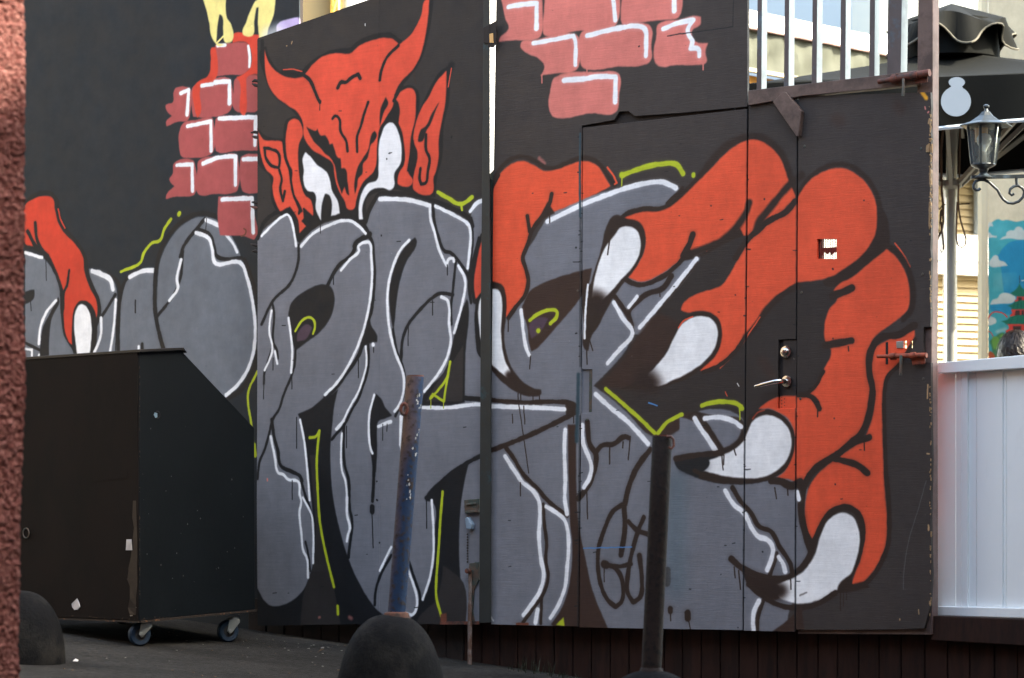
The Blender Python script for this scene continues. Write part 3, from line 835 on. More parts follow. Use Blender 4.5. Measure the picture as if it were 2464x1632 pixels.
def parse_paint(text):
    out = []
    for ln in text.strip().split('\n'):
        head, pts = ln.split('|')
        h = head.split()
        ox, oy = REG.get(h[2], (0, 0))
        q = 1.0 if h[2] == 'S' else ZOOM
        out.append((h[0], h[1], float(h[3]) / q if len(h) > 3 else 0.0, float(h[4]) if len(h) > 4 else None,
                    [(ox + float(a.split(',')[0]) / q, oy + float(a.split(',')[1]) / q) for a in pts.split()]))
    return out


def smooth_line(p, closed, n=6):
    """Hermite curve through the points; sharp turns stay sharp"""
    p = np.array(p, float)
    m = len(p)
    if m < 3:
        return p
    T = np.zeros_like(p)
    for i in range(m):
        if not closed and i in (0, m - 1):
            T[i] = p[min(i + 1, m - 1)] - p[max(i - 1, 0)]
            T[i] /= np.hypot(*T[i]) + 1e-9
            continue
        a, b = p[i] - p[i - 1], p[(i + 1) % m] - p[i]
        a, b = a / (np.hypot(*a) + 1e-9), b / (np.hypot(*b) + 1e-9)
        if a @ b > 0.2:
            T[i] = (a + b) / (np.hypot(*(a + b)) + 1e-9)
    out = []
    for i in range(m if closed else m - 1):
        j = (i + 1) % m
        L = np.hypot(*(p[j] - p[i]))
        for t in np.arange(n) / n:
            h1, h2 = 2 * t**3 - 3 * t**2 + 1, -2 * t**3 + 3 * t**2
            h3, h4 = t**3 - 2 * t**2 + t, t**3 - t**2
            out.append(h1 * p[i] + h2 * p[j] + L * (h3 * T[i] + h4 * T[j]))
    if not closed:
        out.append(p[-1])
    return np.array(out)


def box_blur(a, r):
    for ax in (0, 1):
        for _ in range(2):
            pad = [(0, 0), (0, 0)]
            pad[ax] = (r + 1, r)
            c = np.cumsum(np.pad(a, pad, mode='edge'), axis=ax)
            n = a.shape[ax]
            hi = np.take(c, np.arange(2 * r + 1, 2 * r + 1 + n), axis=ax)
            lo = np.take(c, np.arange(0, n), axis=ax)
            a = (hi - lo) / (2 * r + 1)
    return a


def fill_mask(p, w, h):
    """anti-aliased even-odd fill: coverage over the polygon's bounding box"""
    x0, y0 = max(int(p[:, 0].min()) - 12, 0), max(int(p[:, 1].min()) - 12, 0)
    x1, y1 = min(int(p[:, 0].max()) + 13, w), min(int(p[:, 1].max()) + 13, h)
    if x1 <= x0 or y1 <= y0:
        return None
    W, H, SS = x1 - x0, y1 - y0, 3
    cov = np.zeros((H, W + 2), np.float32)
    q = np.roll(p, -1, axis=0)
    for r in range(H * SS):
        y = y0 + (r + .5) / SS
        k = (p[:, 1] <= y) != (q[:, 1] <= y)
        if not k.any():
            continue
        a, b = p[k], q[k]
        xs = np.sort(a[:, 0] + (y - a[:, 1]) * (b[:, 0] - a[:, 0]) / (b[:, 1] - a[:, 1])) - x0
        xs = np.clip(xs, 0, W)
        row = cov[r // SS]
        for e in range(0, len(xs) - 1, 2):
            for x, sg in ((xs[e], 1), (xs[e + 1], -1)):
                i = int(x)
                f = x - i
                row[i] += sg * (1 - f) / SS
                row[i + 1] += sg * f / SS
    return x0, y0, x1, y1, np.clip(np.cumsum(cov, axis=1)[:, :W], 0, 1)


def stroke_mask(p, wd, soft, w, h, seed):
    rad = wd / 2 * (1 + soft) + 2
    x0, y0 = max(int(p[:, 0].min() - rad), 0), max(int(p[:, 1].min() - rad), 0)
    x1, y1 = min(int(p[:, 0].max() + rad) + 1, w), min(int(p[:, 1].max() + rad) + 1, h)
    if x1 <= x0 or y1 <= y0:
        return None
    m = np.zeros((y1 - y0, x1 - x0), np.float32)
    run = 0.0
    for a, b in zip(p[:-1], p[1:]):
        wob = 1 + .07 * math.sin(run / (wd + 1) * .9 + seed) + .05 * math.sin(run / (wd + 1) * 2.3 + seed * 2)
        ww = wd * wob
        fx0, fy0 = max(int(min(a[0], b[0]) - rad), x0), max(int(min(a[1], b[1]) - rad), y0)
        fx1, fy1 = min(int(max(a[0], b[0]) + rad) + 1, x1), min(int(max(a[1], b[1]) + rad) + 1, y1)
        L = np.hypot(*(b - a))
        run += L
        if fx1 <= fx0 or fy1 <= fy0:
            continue
        X, Y = np.meshgrid(np.arange(fx0, fx1) + .5, np.arange(fy0, fy1) + .5)
        t = np.clip(((X - a[0]) * (b[0] - a[0]) + (Y - a[1]) * (b[1] - a[1])) / (L * L + 1e-9), 0, 1)
        d = np.hypot(X - a[0] - t * (b[0] - a[0]), Y - a[1] - t * (b[1] - a[1]))
        lo = ww / 2 * (1 - soft)
        hi = max(ww / 2 * (1 + soft), lo + 1.0)
        c = np.clip((hi - d) / (hi - lo), 0, 1)
        c = c * c * (3 - 2 * c)
        v = m[fy0 - y0:fy1 - y0, fx0 - x0:fx1 - x0]
        np.maximum(v, c, out=v)
    return x0, y0, x1, y1, m


def paint_canvas(W, H, base, text, tf, sc):
    """tf: photo point -> canvas point; sc: canvas pixels per photo pixel"""
    rng = np.random.default_rng(7)
    cv = np.empty((H, W, 3), np.float32)
    cv[:] = INK[base]

    def lay(r, col, op=1.0):
        if r is None:
            return
        x0, y0, x1, y1, m = r
        m = (m * op)[..., None]
        cv[y0:y1, x0:x1] = cv[y0:y1, x0:x1] * (1 - m) + np.array(INK[col], np.float32) * m
    for n, (op, col, wd, soft, pts) in enumerate(parse_paint(text)):
        p = np.array([tf(x, y) for x, y in smooth_line(pts, op == 'P')])
        if op == 'P':
            r = fill_mask(p, W, H)
            if r:
                br = max(1, int(round(wd * sc * .25))) if wd else 1
                r = r[:4] + (box_blur(r[4], br),)
            lay(r, col)
        else:
            w = wd * sc
            if soft is None:
                soft = .22 if col in ('white', 'lime') else .2
            if soft < .5 and wd > 4:
                lay(stroke_mask(p, w * 1.5, .55, W, H, n), col, .16)      # overspray
            lay(stroke_mask(p, w, min(soft, .95), W, H, n), col, 1.0 if soft < .8 else .6)
    # splinters and pin holes
    for _ in range(int(W * H / 9000)):
        x, y = rng.integers(0, W - 3), rng.integers(0, H - 2)
        k = rng.random()
        c = cv[y, x] * (.72 if k < .7 else 1.25)
        cv[y:y + 1 + (k > .9), x:x + 1 + int(rng.random() * 3)] = np.clip(c, 0, 255)
    return cv
# ---------------------------------------------------------------- paint images, laid out in metres on each plane
RES = 520


def board_image(name, d, px, base, text, pt=gate_pt):
    c = [pt(x, y, d) for x in (px[0], px[2]) for y in (px[1], px[3])]
    s0, s1 = min(p[0] for p in c), max(p[0] for p in c)
    z0, z1 = min(p[2] for p in c), max(p[2] for p in c)
    W, H = int((s1 - s0) * RES), int((z1 - z0) * RES)

    def tf(x, y):
        a = pt(x, y, d)
        return ((a[0] - s0) * RES, (a[2] - z0) * RES)
    mx, my = (px[0] + px[2]) / 2, (px[1] + px[3]) / 2
    sc = RES * abs(pt(mx, my + 1, d)[2] - pt(mx, my, d)[2]) * 1.1
    cv = paint_canvas(W, H, base, text, tf, sc)
    im = bpy.data.images.new(name, W, H, alpha=False)
    buf = np.ones((H, W, 4), np.float32)
    buf[..., :3] = np.clip(cv, 0, 255) / 255
    im.pixels.foreach_set(buf.ravel())
    im.pack()
    return im, (s0, s1, z0, z1)


IM_L, UV_L = board_image('paint_wall', .10, (-90, -160, 740, 1700), 'base_l', PAINT_L)
random.seed(12)
for pts, lo, hi in (([(1398, 310), (1397, 880)], 310, 880), ([(1396, 1000), (1391, 1505)], 1000, 1505), ([(1799, 262), (1788, 1516)], 262, 1516), ([(1919, 240), (1914, 1516)], 240, 1516)):
    for k in range(20):
        y = random.uniform(lo, hi)
        x = pts[0][0] + (pts[1][0] - pts[0][0]) * (y - pts[0][1]) / (pts[1][1] - pts[0][1])
        ln_ = random.expovariate(.22) * random.choice((-1, 1))
        PAINT_R += f'S deep S {random.uniform(1, 2.6):.1f} .5|{x:.0f},{y:.0f} {x + ln_:.0f},{y - ln_ * .08 + random.uniform(-1, 1):.1f}\n'
    PAINT_R += f'S deep S 4 .95|{pts[0][0]},{pts[0][1]} {pts[1][0]},{pts[1][1]}\n'
PAINT_R += 'S seam S 9 .7|1393,900 1391,980 1388,1060\nS seam S 5 .7|1397,320 1396,420 1397,520\n'
for k in range(30):
    x, y = random.uniform(1200, 2200), random.uniform(320, 1490)
    ln_ = random.uniform(2, 8)
    PAINT_R += f'S deep S {random.uniform(.8, 1.6):.1f} .5|{x:.0f},{y:.0f} {x + ln_:.0f},{y - ln_ * .06:.1f}\n'
for k in range(26):
    x, y = random.uniform(630, 1150), random.uniform(140, 1480)
    ln_ = random.uniform(2, 10)
    PAINT_M += f'S deep S {random.uniform(.8, 1.6):.1f} .5|{x:.0f},{y:.0f} {x + ln_:.0f},{y - ln_ * .06:.1f}\n'
IM_M, UV_M = board_image('paint_leaf', 0, (560, -160, 1240, 1620), 'base_m', PAINT_M)
IM_R, UV_R = board_image('paint_gate', 0, (1140, -160, 2300, 1620), 'base_r', PAINT_R)
M_L = painted('painted_render', IM_L, rough=.5, grain=(3, 1, 5), bump=.22)
M_M = painted('painted_boards', IM_M, rough=.52, bump=.30)
M_R = painted('painted_plywood', IM_R, rough=.55, bump=.45)

M_DARKWOOD = mat('dark_wood', (42, 36, 34), .8, stretch=(1, 1, .15), scale=20)
M_BROWN = mat('brown_paint', (98, 80, 73), .6, var=.22, scale=9, col2=(72, 58, 54), bump=.3, bscale=30)
M_STILE = mat('worn_brown_metal', (128, 104, 100), .55, var=.2, scale=14, col2=(96, 74, 70), mix=(.4, .65), bump=.3, bscale=45)
M_BARLIT = mat('galvanised_bar', (140, 152, 158), .4, metal=.1, var=.15, scale=18, col2=(112, 120, 126), mix=(.5, .7), bump=.15)  # pale side tone: skylight on the bars' right faces put into colour
M_POST = mat('black_post', (38, 42, 42), .5, var=.25, scale=7, col2=(24, 78, 92), mix=(.56, .7), mscale=3.2, bump=.25)
M_RUST = mat('rusty_bolt', (104, 58, 46), .6, var=.35, scale=30, col2=(58, 46, 43), mscale=25, bump=.3)
M_GREENMETAL = mat('green_black_metal', (56, 66, 62), .5, var=.25, scale=30, col2=(88, 70, 60), mscale=20, bump=.2)
M_CHROME = mat('polished_steel', (205, 200, 195), .12, metal=1, var=.03, bump=.0)
M_MESH = mat('red_painted_mesh', (120, 44, 36), .6, var=.3, scale=40, bump=0)
M_PLINTH = mat('brown_stained_boards', (47, 30, 25), .8, spec=.15, var=.28, scale=5, stretch=(3, 3, .5), col2=(36, 25, 22), bump=.35, bscale=22)
M_BASE = mat('dark_base', (46, 36, 32), .85, var=.3, scale=6, col2=(34, 30, 28), bump=.4, bscale=25)  # dark brown tone of the boards below the left leaf
M_WHITE = mat('white_boards', (226, 232, 233), .45, var=.05, scale=2.5, stretch=(1, 1, .3), col2=(206, 212, 213), mix=(.56, .85), mscale=6, bump=.06, bscale=12)
M_BINF = mat('brown_black_plywood', (25, 20, 19), .7, spec=.1, var=.25, scale=3, stretch=(1, 1, .5), col2=(19, 17, 17), mscale=4, bump=.2, bscale=18)
M_BINS = mat('blue_black_paint', (15, 20, 24), .55, spec=.12, var=.2, scale=4, bump=.18, bscale=24)
M_EDGE = mat('chipped_edge', (40, 34, 30), .7, var=.3, scale=30, col2=(110, 78, 56), mix=(.56, .66), mscale=30)
M_PAPER = mat('torn_paper', (196, 192, 190), .8, var=.08, scale=20, bump=.2)
M_TAPE = mat('peeling_tape', (40, 34, 32), .35, var=.2, scale=20, bump=.3, bscale=20)
M_BLUEWHEEL = mat('blue_tyre', (12, 34, 52), .55, var=.18, scale=30, bump=.1)
M_STEEL = mat('dull_steel', (150, 156, 156), .4, metal=.8, var=.15, scale=25, bump=.1)
M_BLACKPL = mat('black_plastic', (26, 26, 28), .5, var=.1)
M_ASPHALT = mat('asphalt', (56, 55, 53), .95, spec=.1, var=.5, scale=1.6, stretch=(1, 2.2, 1), col2=(30, 29, 28), mix=(.38, .62), mscale=34, bump=.9, bscale=70, bdist=.012)
M_CONCRETE = mat('black_concrete', (17, 18, 20), .95, spec=.08, var=.35, scale=5, col2=(42, 41, 39), mscale=9, mix=(.48, .78), bump=.7, bscale=45, bdist=.006)
M_STUCCO = mat('pink_stucco', (80, 46, 44), .95, spec=.08, var=.35, scale=7, col2=(126, 90, 87), mix=(.44, .68), mscale=85, bump=.5, bscale=90, bdist=.005)  # paler speckle paints in the light caught by the bumps
M_LITTER = mat('pale_grit', (120, 118, 113), .9, var=.3, scale=60, bump=0)
M_LITTERT = mat('tan_grit', (92, 74, 58), .9, var=.3, scale=60, bump=0)
M_GRASS = mat('grass', (24, 32, 14), .7, var=.3, scale=40, bump=0)
M_CANVAS = mat('black_canvas', (15, 17, 17), .9, spec=.1, var=.12, scale=5, bump=.2, bscale=25)
M_PIPING = mat('grey_piping', (176, 190, 202), .7, var=.05, bump=0)
M_TANPIPE = mat('fawn_piping', (84, 82, 74), .7, var=.05, bump=0)
M_EMBLEM = mat('pale_blue_print', (126, 140, 154), .7, var=.04, scale=4, bump=0)
M_PARAMETAL = mat('grey_alloy', (138, 140, 136), .45, metal=.15, var=.08, scale=10, bump=.05)
M_CORD = mat('brown_cord', (84, 68, 58), .9, var=.3, scale=80, bump=.2)
M_LANTERN = mat('black_lantern_metal', (42, 48, 52), .35, metal=.3, var=.15, scale=30, col2=(78, 94, 106), mix=(.55, .7), mscale=14, bump=.15)
M_BULB = mat('bulb_glass', (226, 226, 220), .15, var=0, bump=0, trans=.4)
M_CAP = mat('amber_cap', (206, 160, 104), .5, var=.1, bump=0)
M_CREAM = mat('cream_render', (188, 166, 122), .8, var=.05, scale=2, bump=.1)
M_COLUMN = mat('ivory_render', (178, 168, 146), .8, var=.06, scale=3, bump=.08)
M_SIDING = mat('tan_boards', (158, 142, 110), .65, var=.08, scale=3, stretch=(.5, 1, 3), bump=.15, bscale=20)
M_WHITEWALL = mat('white_render', (150, 158, 160), .8, var=.04, scale=1.5, bump=.06)
M_BLUEWALL = mat('pale_blue_panel', (140, 152, 162), .6, var=.04, scale=1, bump=0)
M_GLARE = mat('white_metal_cassette', (240, 240, 238), .5, var=.02, bump=0)
M_AWNING = mat('grey_awning_cloth', (70, 74, 66), .8, var=.12, scale=3, bump=.3, bscale=6)
M_BEAM = mat('ochre_beam', (176, 122, 44), .7, var=.12, scale=4, stretch=(.3, 1, 2))
M_YELLOW = mat('yellow_pipe', (226, 188, 92), .5, var=.05, bump=0)
M_SHADEBLOCK = mat('shade_block_render', (118, 108, 98), .85, var=.1, scale=1, bump=.1)
M_SKIN = mat('skin', (196, 142, 116), .5, var=.05, bump=.05)
M_HAIR = mat('dark_hair', (26, 20, 18), .38, var=.4, scale=60, stretch=(1, 1, .2), bump=.6, bscale=90)
M_SHIRT = mat('dark_jumper', (34, 38, 52), .9, var=.15, scale=20, bump=.2)


def glass_mat():
    m = bpy.data.materials.new('lantern_glass')
    m.use_nodes = True
    n, l = m.node_tree.nodes, m.node_tree.links
    n.remove(n['Principled BSDF'])
    tr, gl, mx, lw = (n.new('ShaderNodeBsdfTransparent'), n.new('ShaderNodeBsdfGlossy'), n.new('ShaderNodeMixShader'), n.new('ShaderNodeLayerWeight'))
    tr.inputs['Color'].default_value = (.74, .79, .80, 1)
    gl.inputs['Roughness'].default_value = .08
    lw.inputs['Blend'].default_value = .42
    l.new(lw.outputs['Fresnel'], mx.inputs[0])
    l.new(tr.outputs[0], mx.inputs[1])
    l.new(gl.outputs[0], mx.inputs[2])
    df, m2 = n.new('ShaderNodeBsdfDiffuse'), n.new('ShaderNodeMixShader')
    df.inputs['Color'].default_value = (.42, .48, .48, 1)
    m2.inputs[0].default_value = .12
    l.new(mx.outputs[0], m2.inputs[1])
    l.new(df.outputs[0], m2.inputs[2])
    l.new(m2.outputs[0], n['Material Output'].inputs['Surface'])
    return m


M_GLASS = glass_mat()

# ---------------------------------------------------------------- ground and the street's unseen blocks, added to shade the gate
def gz(x, y):
    x = max(-8, min(8, x))
    y = min(y, 14.5)
    return -.08 * x + .04 * (y - 12.1)


g = MB()
xs, ys = (-60, -8, 8, 60), (-60, 14.5, 80)
g.add([(x, y, gz(x, y)) for y in ys for x in xs], [(j * 4 + i, j * 4 + i + 1, j * 4 + i + 5, j * 4 + i + 4) for j in range(2) for i in range(3)])
tag(g.build('ground', M_ASPHALT), kind='structure')

street = MB()
street.box(6.0, 18, -20, 9.6, -2, 9.4).box(-30, 5.9, -9, -2.2, -2, 8).box(2.6, 5.99, -2.1, 9.0, -2, 4.8).box(-20, -7.5, 6.8, 16, -2, 8)  # out-of-view blocks, invented to cut sun and sky off the gate
tag(street.build('added_shade_blocks', M_SHADEBLOCK), kind='structure')

# pink stucco corner close to the camera on the left: its face is a worked grid so that the edge is ragged
st = thing('stucco_wall', 'rough pink stucco wall corner at the left edge, nearest to the camera', 'wall', (-1.24, 7.0, gz(-1.24, 7)))
rng = np.random.default_rng(3)


def vnoise(u, v, seed):
    r = np.random.default_rng(seed).random((97, 97))
    i, j = int(math.floor(u)) % 96, int(math.floor(v)) % 96
    a, b = u - math.floor(u), v - math.floor(v)
    a, b = a * a * (3 - 2 * a), b * b * (3 - 2 * b)
    return (r[i, j] * (1 - a) + r[i + 1, j] * a) * (1 - b) + (r[i, j + 1] * (1 - a) + r[i + 1, j + 1] * a) * b


_T = [np.random.default_rng(s).random((128, 128)) for s in range(6)]


def fnoise(u, v, k=0):
    r = _T[k]
    i, j = int(math.floor(u)), int(math.floor(v))
    a, b = u - i, v - j
    i, j = i % 127, j % 127
    a, b = a * a * (3 - 2 * a), b * b * (3 - 2 * b)
    return (r[i, j] * (1 - a) + r[i + 1, j] * a) * (1 - b) + (r[i, j + 1] * (1 - a) + r[i + 1, j + 1] * a) * b


def stucco_face(p0, p1, z0, z1, step):
    n = Vector((-(p1[1] - p0[1]), (p1[0] - p0[0]), 0)).normalized()
    L = math.hypot(p1[0] - p0[0], p1[1] - p0[1])
    nu, nv = int(L / step), int((z1 - z0) / step)
    m = MB()
    vs = []
    for j in range(nv + 1):
        z = z0 + (z1 - z0) * j / nv
        lean = -.014 * max(0, min(1, (1.0 - z) / .45)) - .004 * fnoise(z * 3, 4.4, 4)
        for i in range(nu + 1):
            u = L * i / nu
            h = .008 * fnoise(u * 95, z * 95, 0) + .006 * fnoise(u * 210, z * 210, 1) + .010 * fnoise(u * 9, z * 9, 2) - .012
            vs.append((p0[0] + (p1[0] - p0[0]) * u / L + n.x * h + lean, p0[1] + (p1[1] - p0[1]) * u / L + n.y * h, z))
    fs = [(j * (nu + 1) + i, j * (nu + 1) + i + 1, (j + 1) * (nu + 1) + i + 1, (j + 1) * (nu + 1) + i) for j in range(nv) for i in range(nu)]
    return m.add(vs, fs)


sf = stucco_face((-1.252, 7.06), (-1.46, 6.83), -.4, 2.4, .0035)
sf.build('wall_face', M_STUCCO, st, smooth=True)
MB().box(-7.4, -1.62, -2.1, 6.63, -.8, 4.6).build('wall_body', M_STUCCO, st)
MB().prism([(-1.275, 7.06, -.4), (-1.64, 6.64, -.4), (-7.4, 6.64, -.4), (-7.4, 7.05, -.4)], [(-1.275, 7.06, 4.6), (-1.64, 6.64, 4.6), (-7.4, 6.64, 4.6), (-7.4, 7.05, 4.6)]).build('wall_return', M_STUCCO, st)

# ---------------------------------------------------------------- left mural wall
b = gate_pt(300, 1560, .1)
mw = thing('mural_wall', 'black wall sprayed with a red brick stack and grey letters behind the wheeled cabinet', 'wall', b, GATE)
MB().gp([(-900, -1300), (719, -1300), (720, 300), (720, 1640), (-900, 1680)], .10, .108).build('painted_face', M_L, mw, uv=UV_L)
MB().gp([(-900, -1300), (655, -1300), (655, 1640), (-900, 1680)], .1085, .34).build('wall_core', M_DARKWOOD, mw)

# ---------------------------------------------------------------- brown board base under the gate
pl = thing('plinth_wall', 'dark brown vertical board base running under the gate and the white fence', 'wall', gate_pt(1400, 1640, .09), GATE)
cuts = [596, 640, 684, 728, 772, 815, 858, 901, 944, 987, 1030, 1073, 1116, 1159, 1202, 1245, 1289, 1333, 1378, 1423, 1468, 1513, 1556, 1598, 1642,
        1687, 1733, 1778, 1823, 1870, 1917, 1968, 2015, 2066, 2115, 2168, 2225, 2280, 2333, 2393, 2448, 2500, 2556]
for i, (a, c) in enumerate(zip(cuts[:-1], cuts[1:])):
    j = .004 * random.random()
    tp_y = 1440 if a < 2220 else 1496
    m = MB().gp([(a + 1.1, tp_y), (c - 1.1, tp_y), (c - 1.1, 1790), (a + 1.1, 1790)], .09 + j, .115)
    m.build('board', M_PLINTH if a > 1100 else M_BASE, pl, bevel=.003, seg=1)
MB().gp([(590, 1440), (2230, 1440), (2232, 1497), (2560, 1505), (2560, 1800), (590, 1800)], .114, .16).build('backing', M_DARKWOOD, pl)
MB().gp([(2239, 1482), (2560, 1494), (2560, 1560), (2239, 1541)], .03, .088).build('beam', M_PLINTH, pl, bevel=.004)

# ---------------------------------------------------------------- gate leaf with the red horned head
gl = thing('gate_leaf', 'tall board gate leaf with sloping top, sprayed with a red horned head above grey letters', 'gate', gate_pt(890, 1505), GATE)
top = lambda x: 93 - (x - 619) * .3496
MB().gp([(619, 96), (621, 92), (912.9, top(912.9)), (912.9, 1502), (800, 1503), (620, 1506), (618, 1200), (620, 700)], 0, .018).build('board', M_M, gl, uv=UV_M)
MB().gp([(913.2, top(913)), (1164, top(1164)), (1160, 700), (1153, 1499), (1050, 1502), (913.2, 1502)], .0006, .018).build('board', M_M, gl, uv=UV_M)
MB().gp([(640, 100), (700, 78), (700, 1490), (640, 1490)], .0182, .06).gp([(1090, -50), (1150, -70), (1148, 1480), (1090, 1480)], .0182, .06).build('back_frame', M_DARKWOOD, gl)
for hy in (194, 205, 318, 330, 487, 500, 590, 604):
    p = gate_pt(611, hy, .03)
    MB().tube([gate_pt(603 + random.random() * 4, hy + random.uniform(-4, 4), .02), gate_pt(613, hy, .015), gate_pt(622, hy + 2, .019)], [.003, .008, .007], 8).build('hinge_pin', M_RUST if hy in (500, 330) else M_DARKWOOD, gl, smooth=True)
# drop bolt on the lower right corner
rod = MB().tube([gate_pt(1131, 1372, -.02), gate_pt(1131.5, 1420, -.02), gate_pt(1131, 1450, -.02)], .0085, 10)
rod.tube([gate_pt(1131, 1450, -.02), gate_pt(1130.5, 1560, -.02), gate_pt(1130, 1690, -.02)], .0105, 10)
ro = rod.build('bolt_rod', mat('rusty_rod', (84, 62, 52), .7, var=.3, scale=30, col2=(112, 104, 100), mscale=12, bump=.3), gl, smooth=True)
MB().lathe([(.004, -.02), (.012, -.018), (.012, 0), (.004, .002)], gate_pt(1129, 1374, -.025), 10, axis=(0, 1, 0)).build('stop', M_RUST, ro)
MB().gp([(1116, 1203), (1152, 1200), (1152, 1234), (1118, 1236)], -.012, 0).gp([(1121, 1212), (1145, 1209), (1145, 1214), (1121, 1217)], -.018, -.0122).gp([(1119, 1230), (1150, 1227), (1150, 1233), (1119, 1236)], -.02, -.0125).build('keeper', M_GREENMETAL, gl, bevel=.002)
MB().gp([(1118, 1248), (1124, 1244), (1134, 1262), (1133, 1274), (1121, 1273)], -.03, -.001).build('lever', mat('blue_grey_lever', (112, 130, 146), .5, var=.2, scale=30), gl, bevel=.004)
MB().gp([(1129, 1356), (1152, 1352), (1152, 1396), (1140, 1420), (1137, 1470), (1141, 1496), (1128, 1496), (1126, 1380)], -.008, 0).build('bolt_plate', M_GREENMETAL, gl, bevel=.002)
ch = MB()
for k in range(11):
    p = gate_pt(1125, 1286 + k * 6.6, -.006)
    ch.lathe([(.002, -.004), (.0045, 0), (.002, .004)], p, 6)
ch.build('chain', M_DARKWOOD, gl)
MB().gp([(1058, 1496), (1152, 1495), (1152, 1503), (1058, 1503)], -.006, -.0005).build('bottom_strip', M_RUST, gl)

# post between the two leaves
po = thing('gate_post', 'black metal gate post with teal paint patches between the two gate leaves', 'post', gate_pt(1166, 1520, -.02), GATE)
MB().gp([(1164, -150), (1177, -150), (1177.5, 412), (1180, 700), (1181, 1000), (1180.5, 1498), (1152.5, 1500), (1154, 1200), (1157, 700), (1162, 200)], -.026, -.020).build('post_face', M_POST, po, bevel=.0015)
MB().gp([(1160, 430), (1172, 430), (1170, 1490), (1158, 1490)], -.0195, .02).build('post_web', M_POST, po)
MB().gp([(1179, 418), (1188, 408), (1181, 1000), (1181.5, 1490), (1181, 1490)], .012, .05).build('rebate', M_GREENMETAL, po)
MB().gp([(1164, 66), (1194, 50), (1193, 104), (1187, 114), (1174, 114), (1174, 106), (1164, 104)], -.032, -.0265).gp([(1163, 66), (1178, 60), (1178, 104), (1163, 104)], -.034, -.0325).build('latch_plate', M_DARKWOOD, po, bevel=.001)
MB().gp([(1177.5, 82), (1186, 80), (1187, 103), (1178, 103)], -.0345, -.0322).build('latch_slot', M_CAP, po)

# ---------------------------------------------------------------- the right gate: boards round a door, rail, bars, bolts
gt = thing('wooden_gate', 'wide plywood gate sprayed with a red clawed hand, barred at its top right', 'gate', gate_pt(1700, 1520), GATE)
MB().gp([(1196, -150), (1798, -150), (1798, 257), (1640, 272), (1527, 280), (1512, 268), (1490, 269), (1478, 289), (1400, 303), (1397.5, 880), (1396, 1000), (1391, 1508), (1181.8, 1503), (1181.8, 1000), (1187.5, 400)], 0, .018).build('panel', M_R, gt, uv=UV_R, bevel=.0012, seg=1)
MB().gp([(1402.5, 307), (1470, 300), (1530, 293), (1797.5, 262), (1793, 900), (1787.5, 1517), (1394, 1510.5), (1398.3, 995), (1424, 993), (1425, 889), (1400, 889)], .002, .018).build('door_panel', M_R, gt, uv=UV_R, bevel=.0012, seg=1)
MB().gp([(1801.5, 256), (1918.5, 234), (1917, 500), (1915.5, 816), (1873, 818), (1871.5, 984), (1914, 982), (1912.5, 1521), (1789.5, 1518), (1795, 900)], .0015, .018).build('door_panel', M_R, gt, uv=UV_R, bevel=.0012, seg=1)
edge = [(2239, 222), (2241, 260), (2237, 300), (2241, 330), (2238, 372), (2240, 420), (2237, 470), (2240, 520)]
dp = MB()
dp.gp([(1921.5, 232), (2075, 227), (2239, 222)] + edge[1:] + [(2240, 575), (1919.5, 575)], .0005, .018)
dp.gp([(1919.5, 575), (1966, 575), (1966, 623), (1919.2, 623)], .0005, .018)
dp.gp([(2013, 575), (2240, 575), (2239, 600), (2241, 623), (2013, 623)], .0005, .018)
dp.gp([(1919.2, 623), (2241, 623), (2238, 700), (2240, 760), (2239, 786), (2222, 788), (2222, 820), (1918, 820)], .0005, .018)
dp.gp([(1918, 820), (2173, 820), (2173, 838), (1918, 838)], .0005, .018)
dp.gp([(2182, 820), (2190, 820), (2190, 838), (2182, 838)], .0005, .018)
dp.gp([(2196, 820), (2222, 820), (2222, 838), (2196, 838)], .0005, .018)
dp.gp([(1918, 838), (2222, 838), (2224, 872), (2240, 873), (2240, 1000), (2242, 1100), (2239, 1250), (2242, 1380), (2238, 1460), (2224, 1512), (2150, 1514), (1914.5, 1515)], .0005, .018)
dp.build('door_panel', M_R, gt, uv=UV_R)
bf = MB()
for q in ([(1180, 420), (1230, 400), (1230, 1500), (1184, 1500)], [(1375, 300), (1440, 300), (1440, 880), (1375, 880)], [(1375, 1005), (1440, 1005), (1440, 1500), (1375, 1500)], [(1770, 250), (1830, 250), (1820, 1510), (1765, 1510)],
          [(1935, 240), (1890, 240), (1890, 810), (1935, 810)], [(1890, 990), (1935, 990), (1935, 1505), (1890, 1505)]):
    bf.gp(q, .0182, .055)
bf.gp([(1402, 290), (1441, 262), (1765, 240), (1765, 300), (1441, 330), (1402, 330)], .0182, .055).gp([(1835, 225), (1885, 215), (1885, 280), (1835, 290)], .0182, .055)
bf.build('back_frame', M_DARKWOOD, gt)
MB().gp([(1398, 886), (1430, 886), (1430, 998), (1396, 998)], .012, .018).build('strike_plate', M_R, gt, uv=UV_R)
MB().gp([(1418, 890), (1424.5, 889.5), (1424, 992), (1417, 992)], .004, .0119).build('latch_bar', M_GREENMETAL, gt)
lk = MB().gp([(1885, 820), (1917.5, 818), (1915.5, 952), (1883, 953)], .009, .018).build('lock_plate', M_R, gt, uv=UV_R)
pp = MB().gp([(1877, 953), (1917, 952), (1916, 985), (1876, 985)], .008, .018).build('perforated_plate', M_R, gt, uv=UV_R)
ho = MB()
for r in range(4):
    for c in range(2):
        ho.lathe([(.0022, -.0005), (.0022, .0006)], gate_pt(1881 + c * 7, 956 + r * 8 + c * 4, .0078), 8, axis=(0, 1, 0))
ho.build('hole_row', M_BLACKPL, pp)
MB().gp([(1870, 812), (1926, 808), (1922, 986), (1868, 988)], .0181, .03).build('lock_backing', M_DARKWOOD, gt)
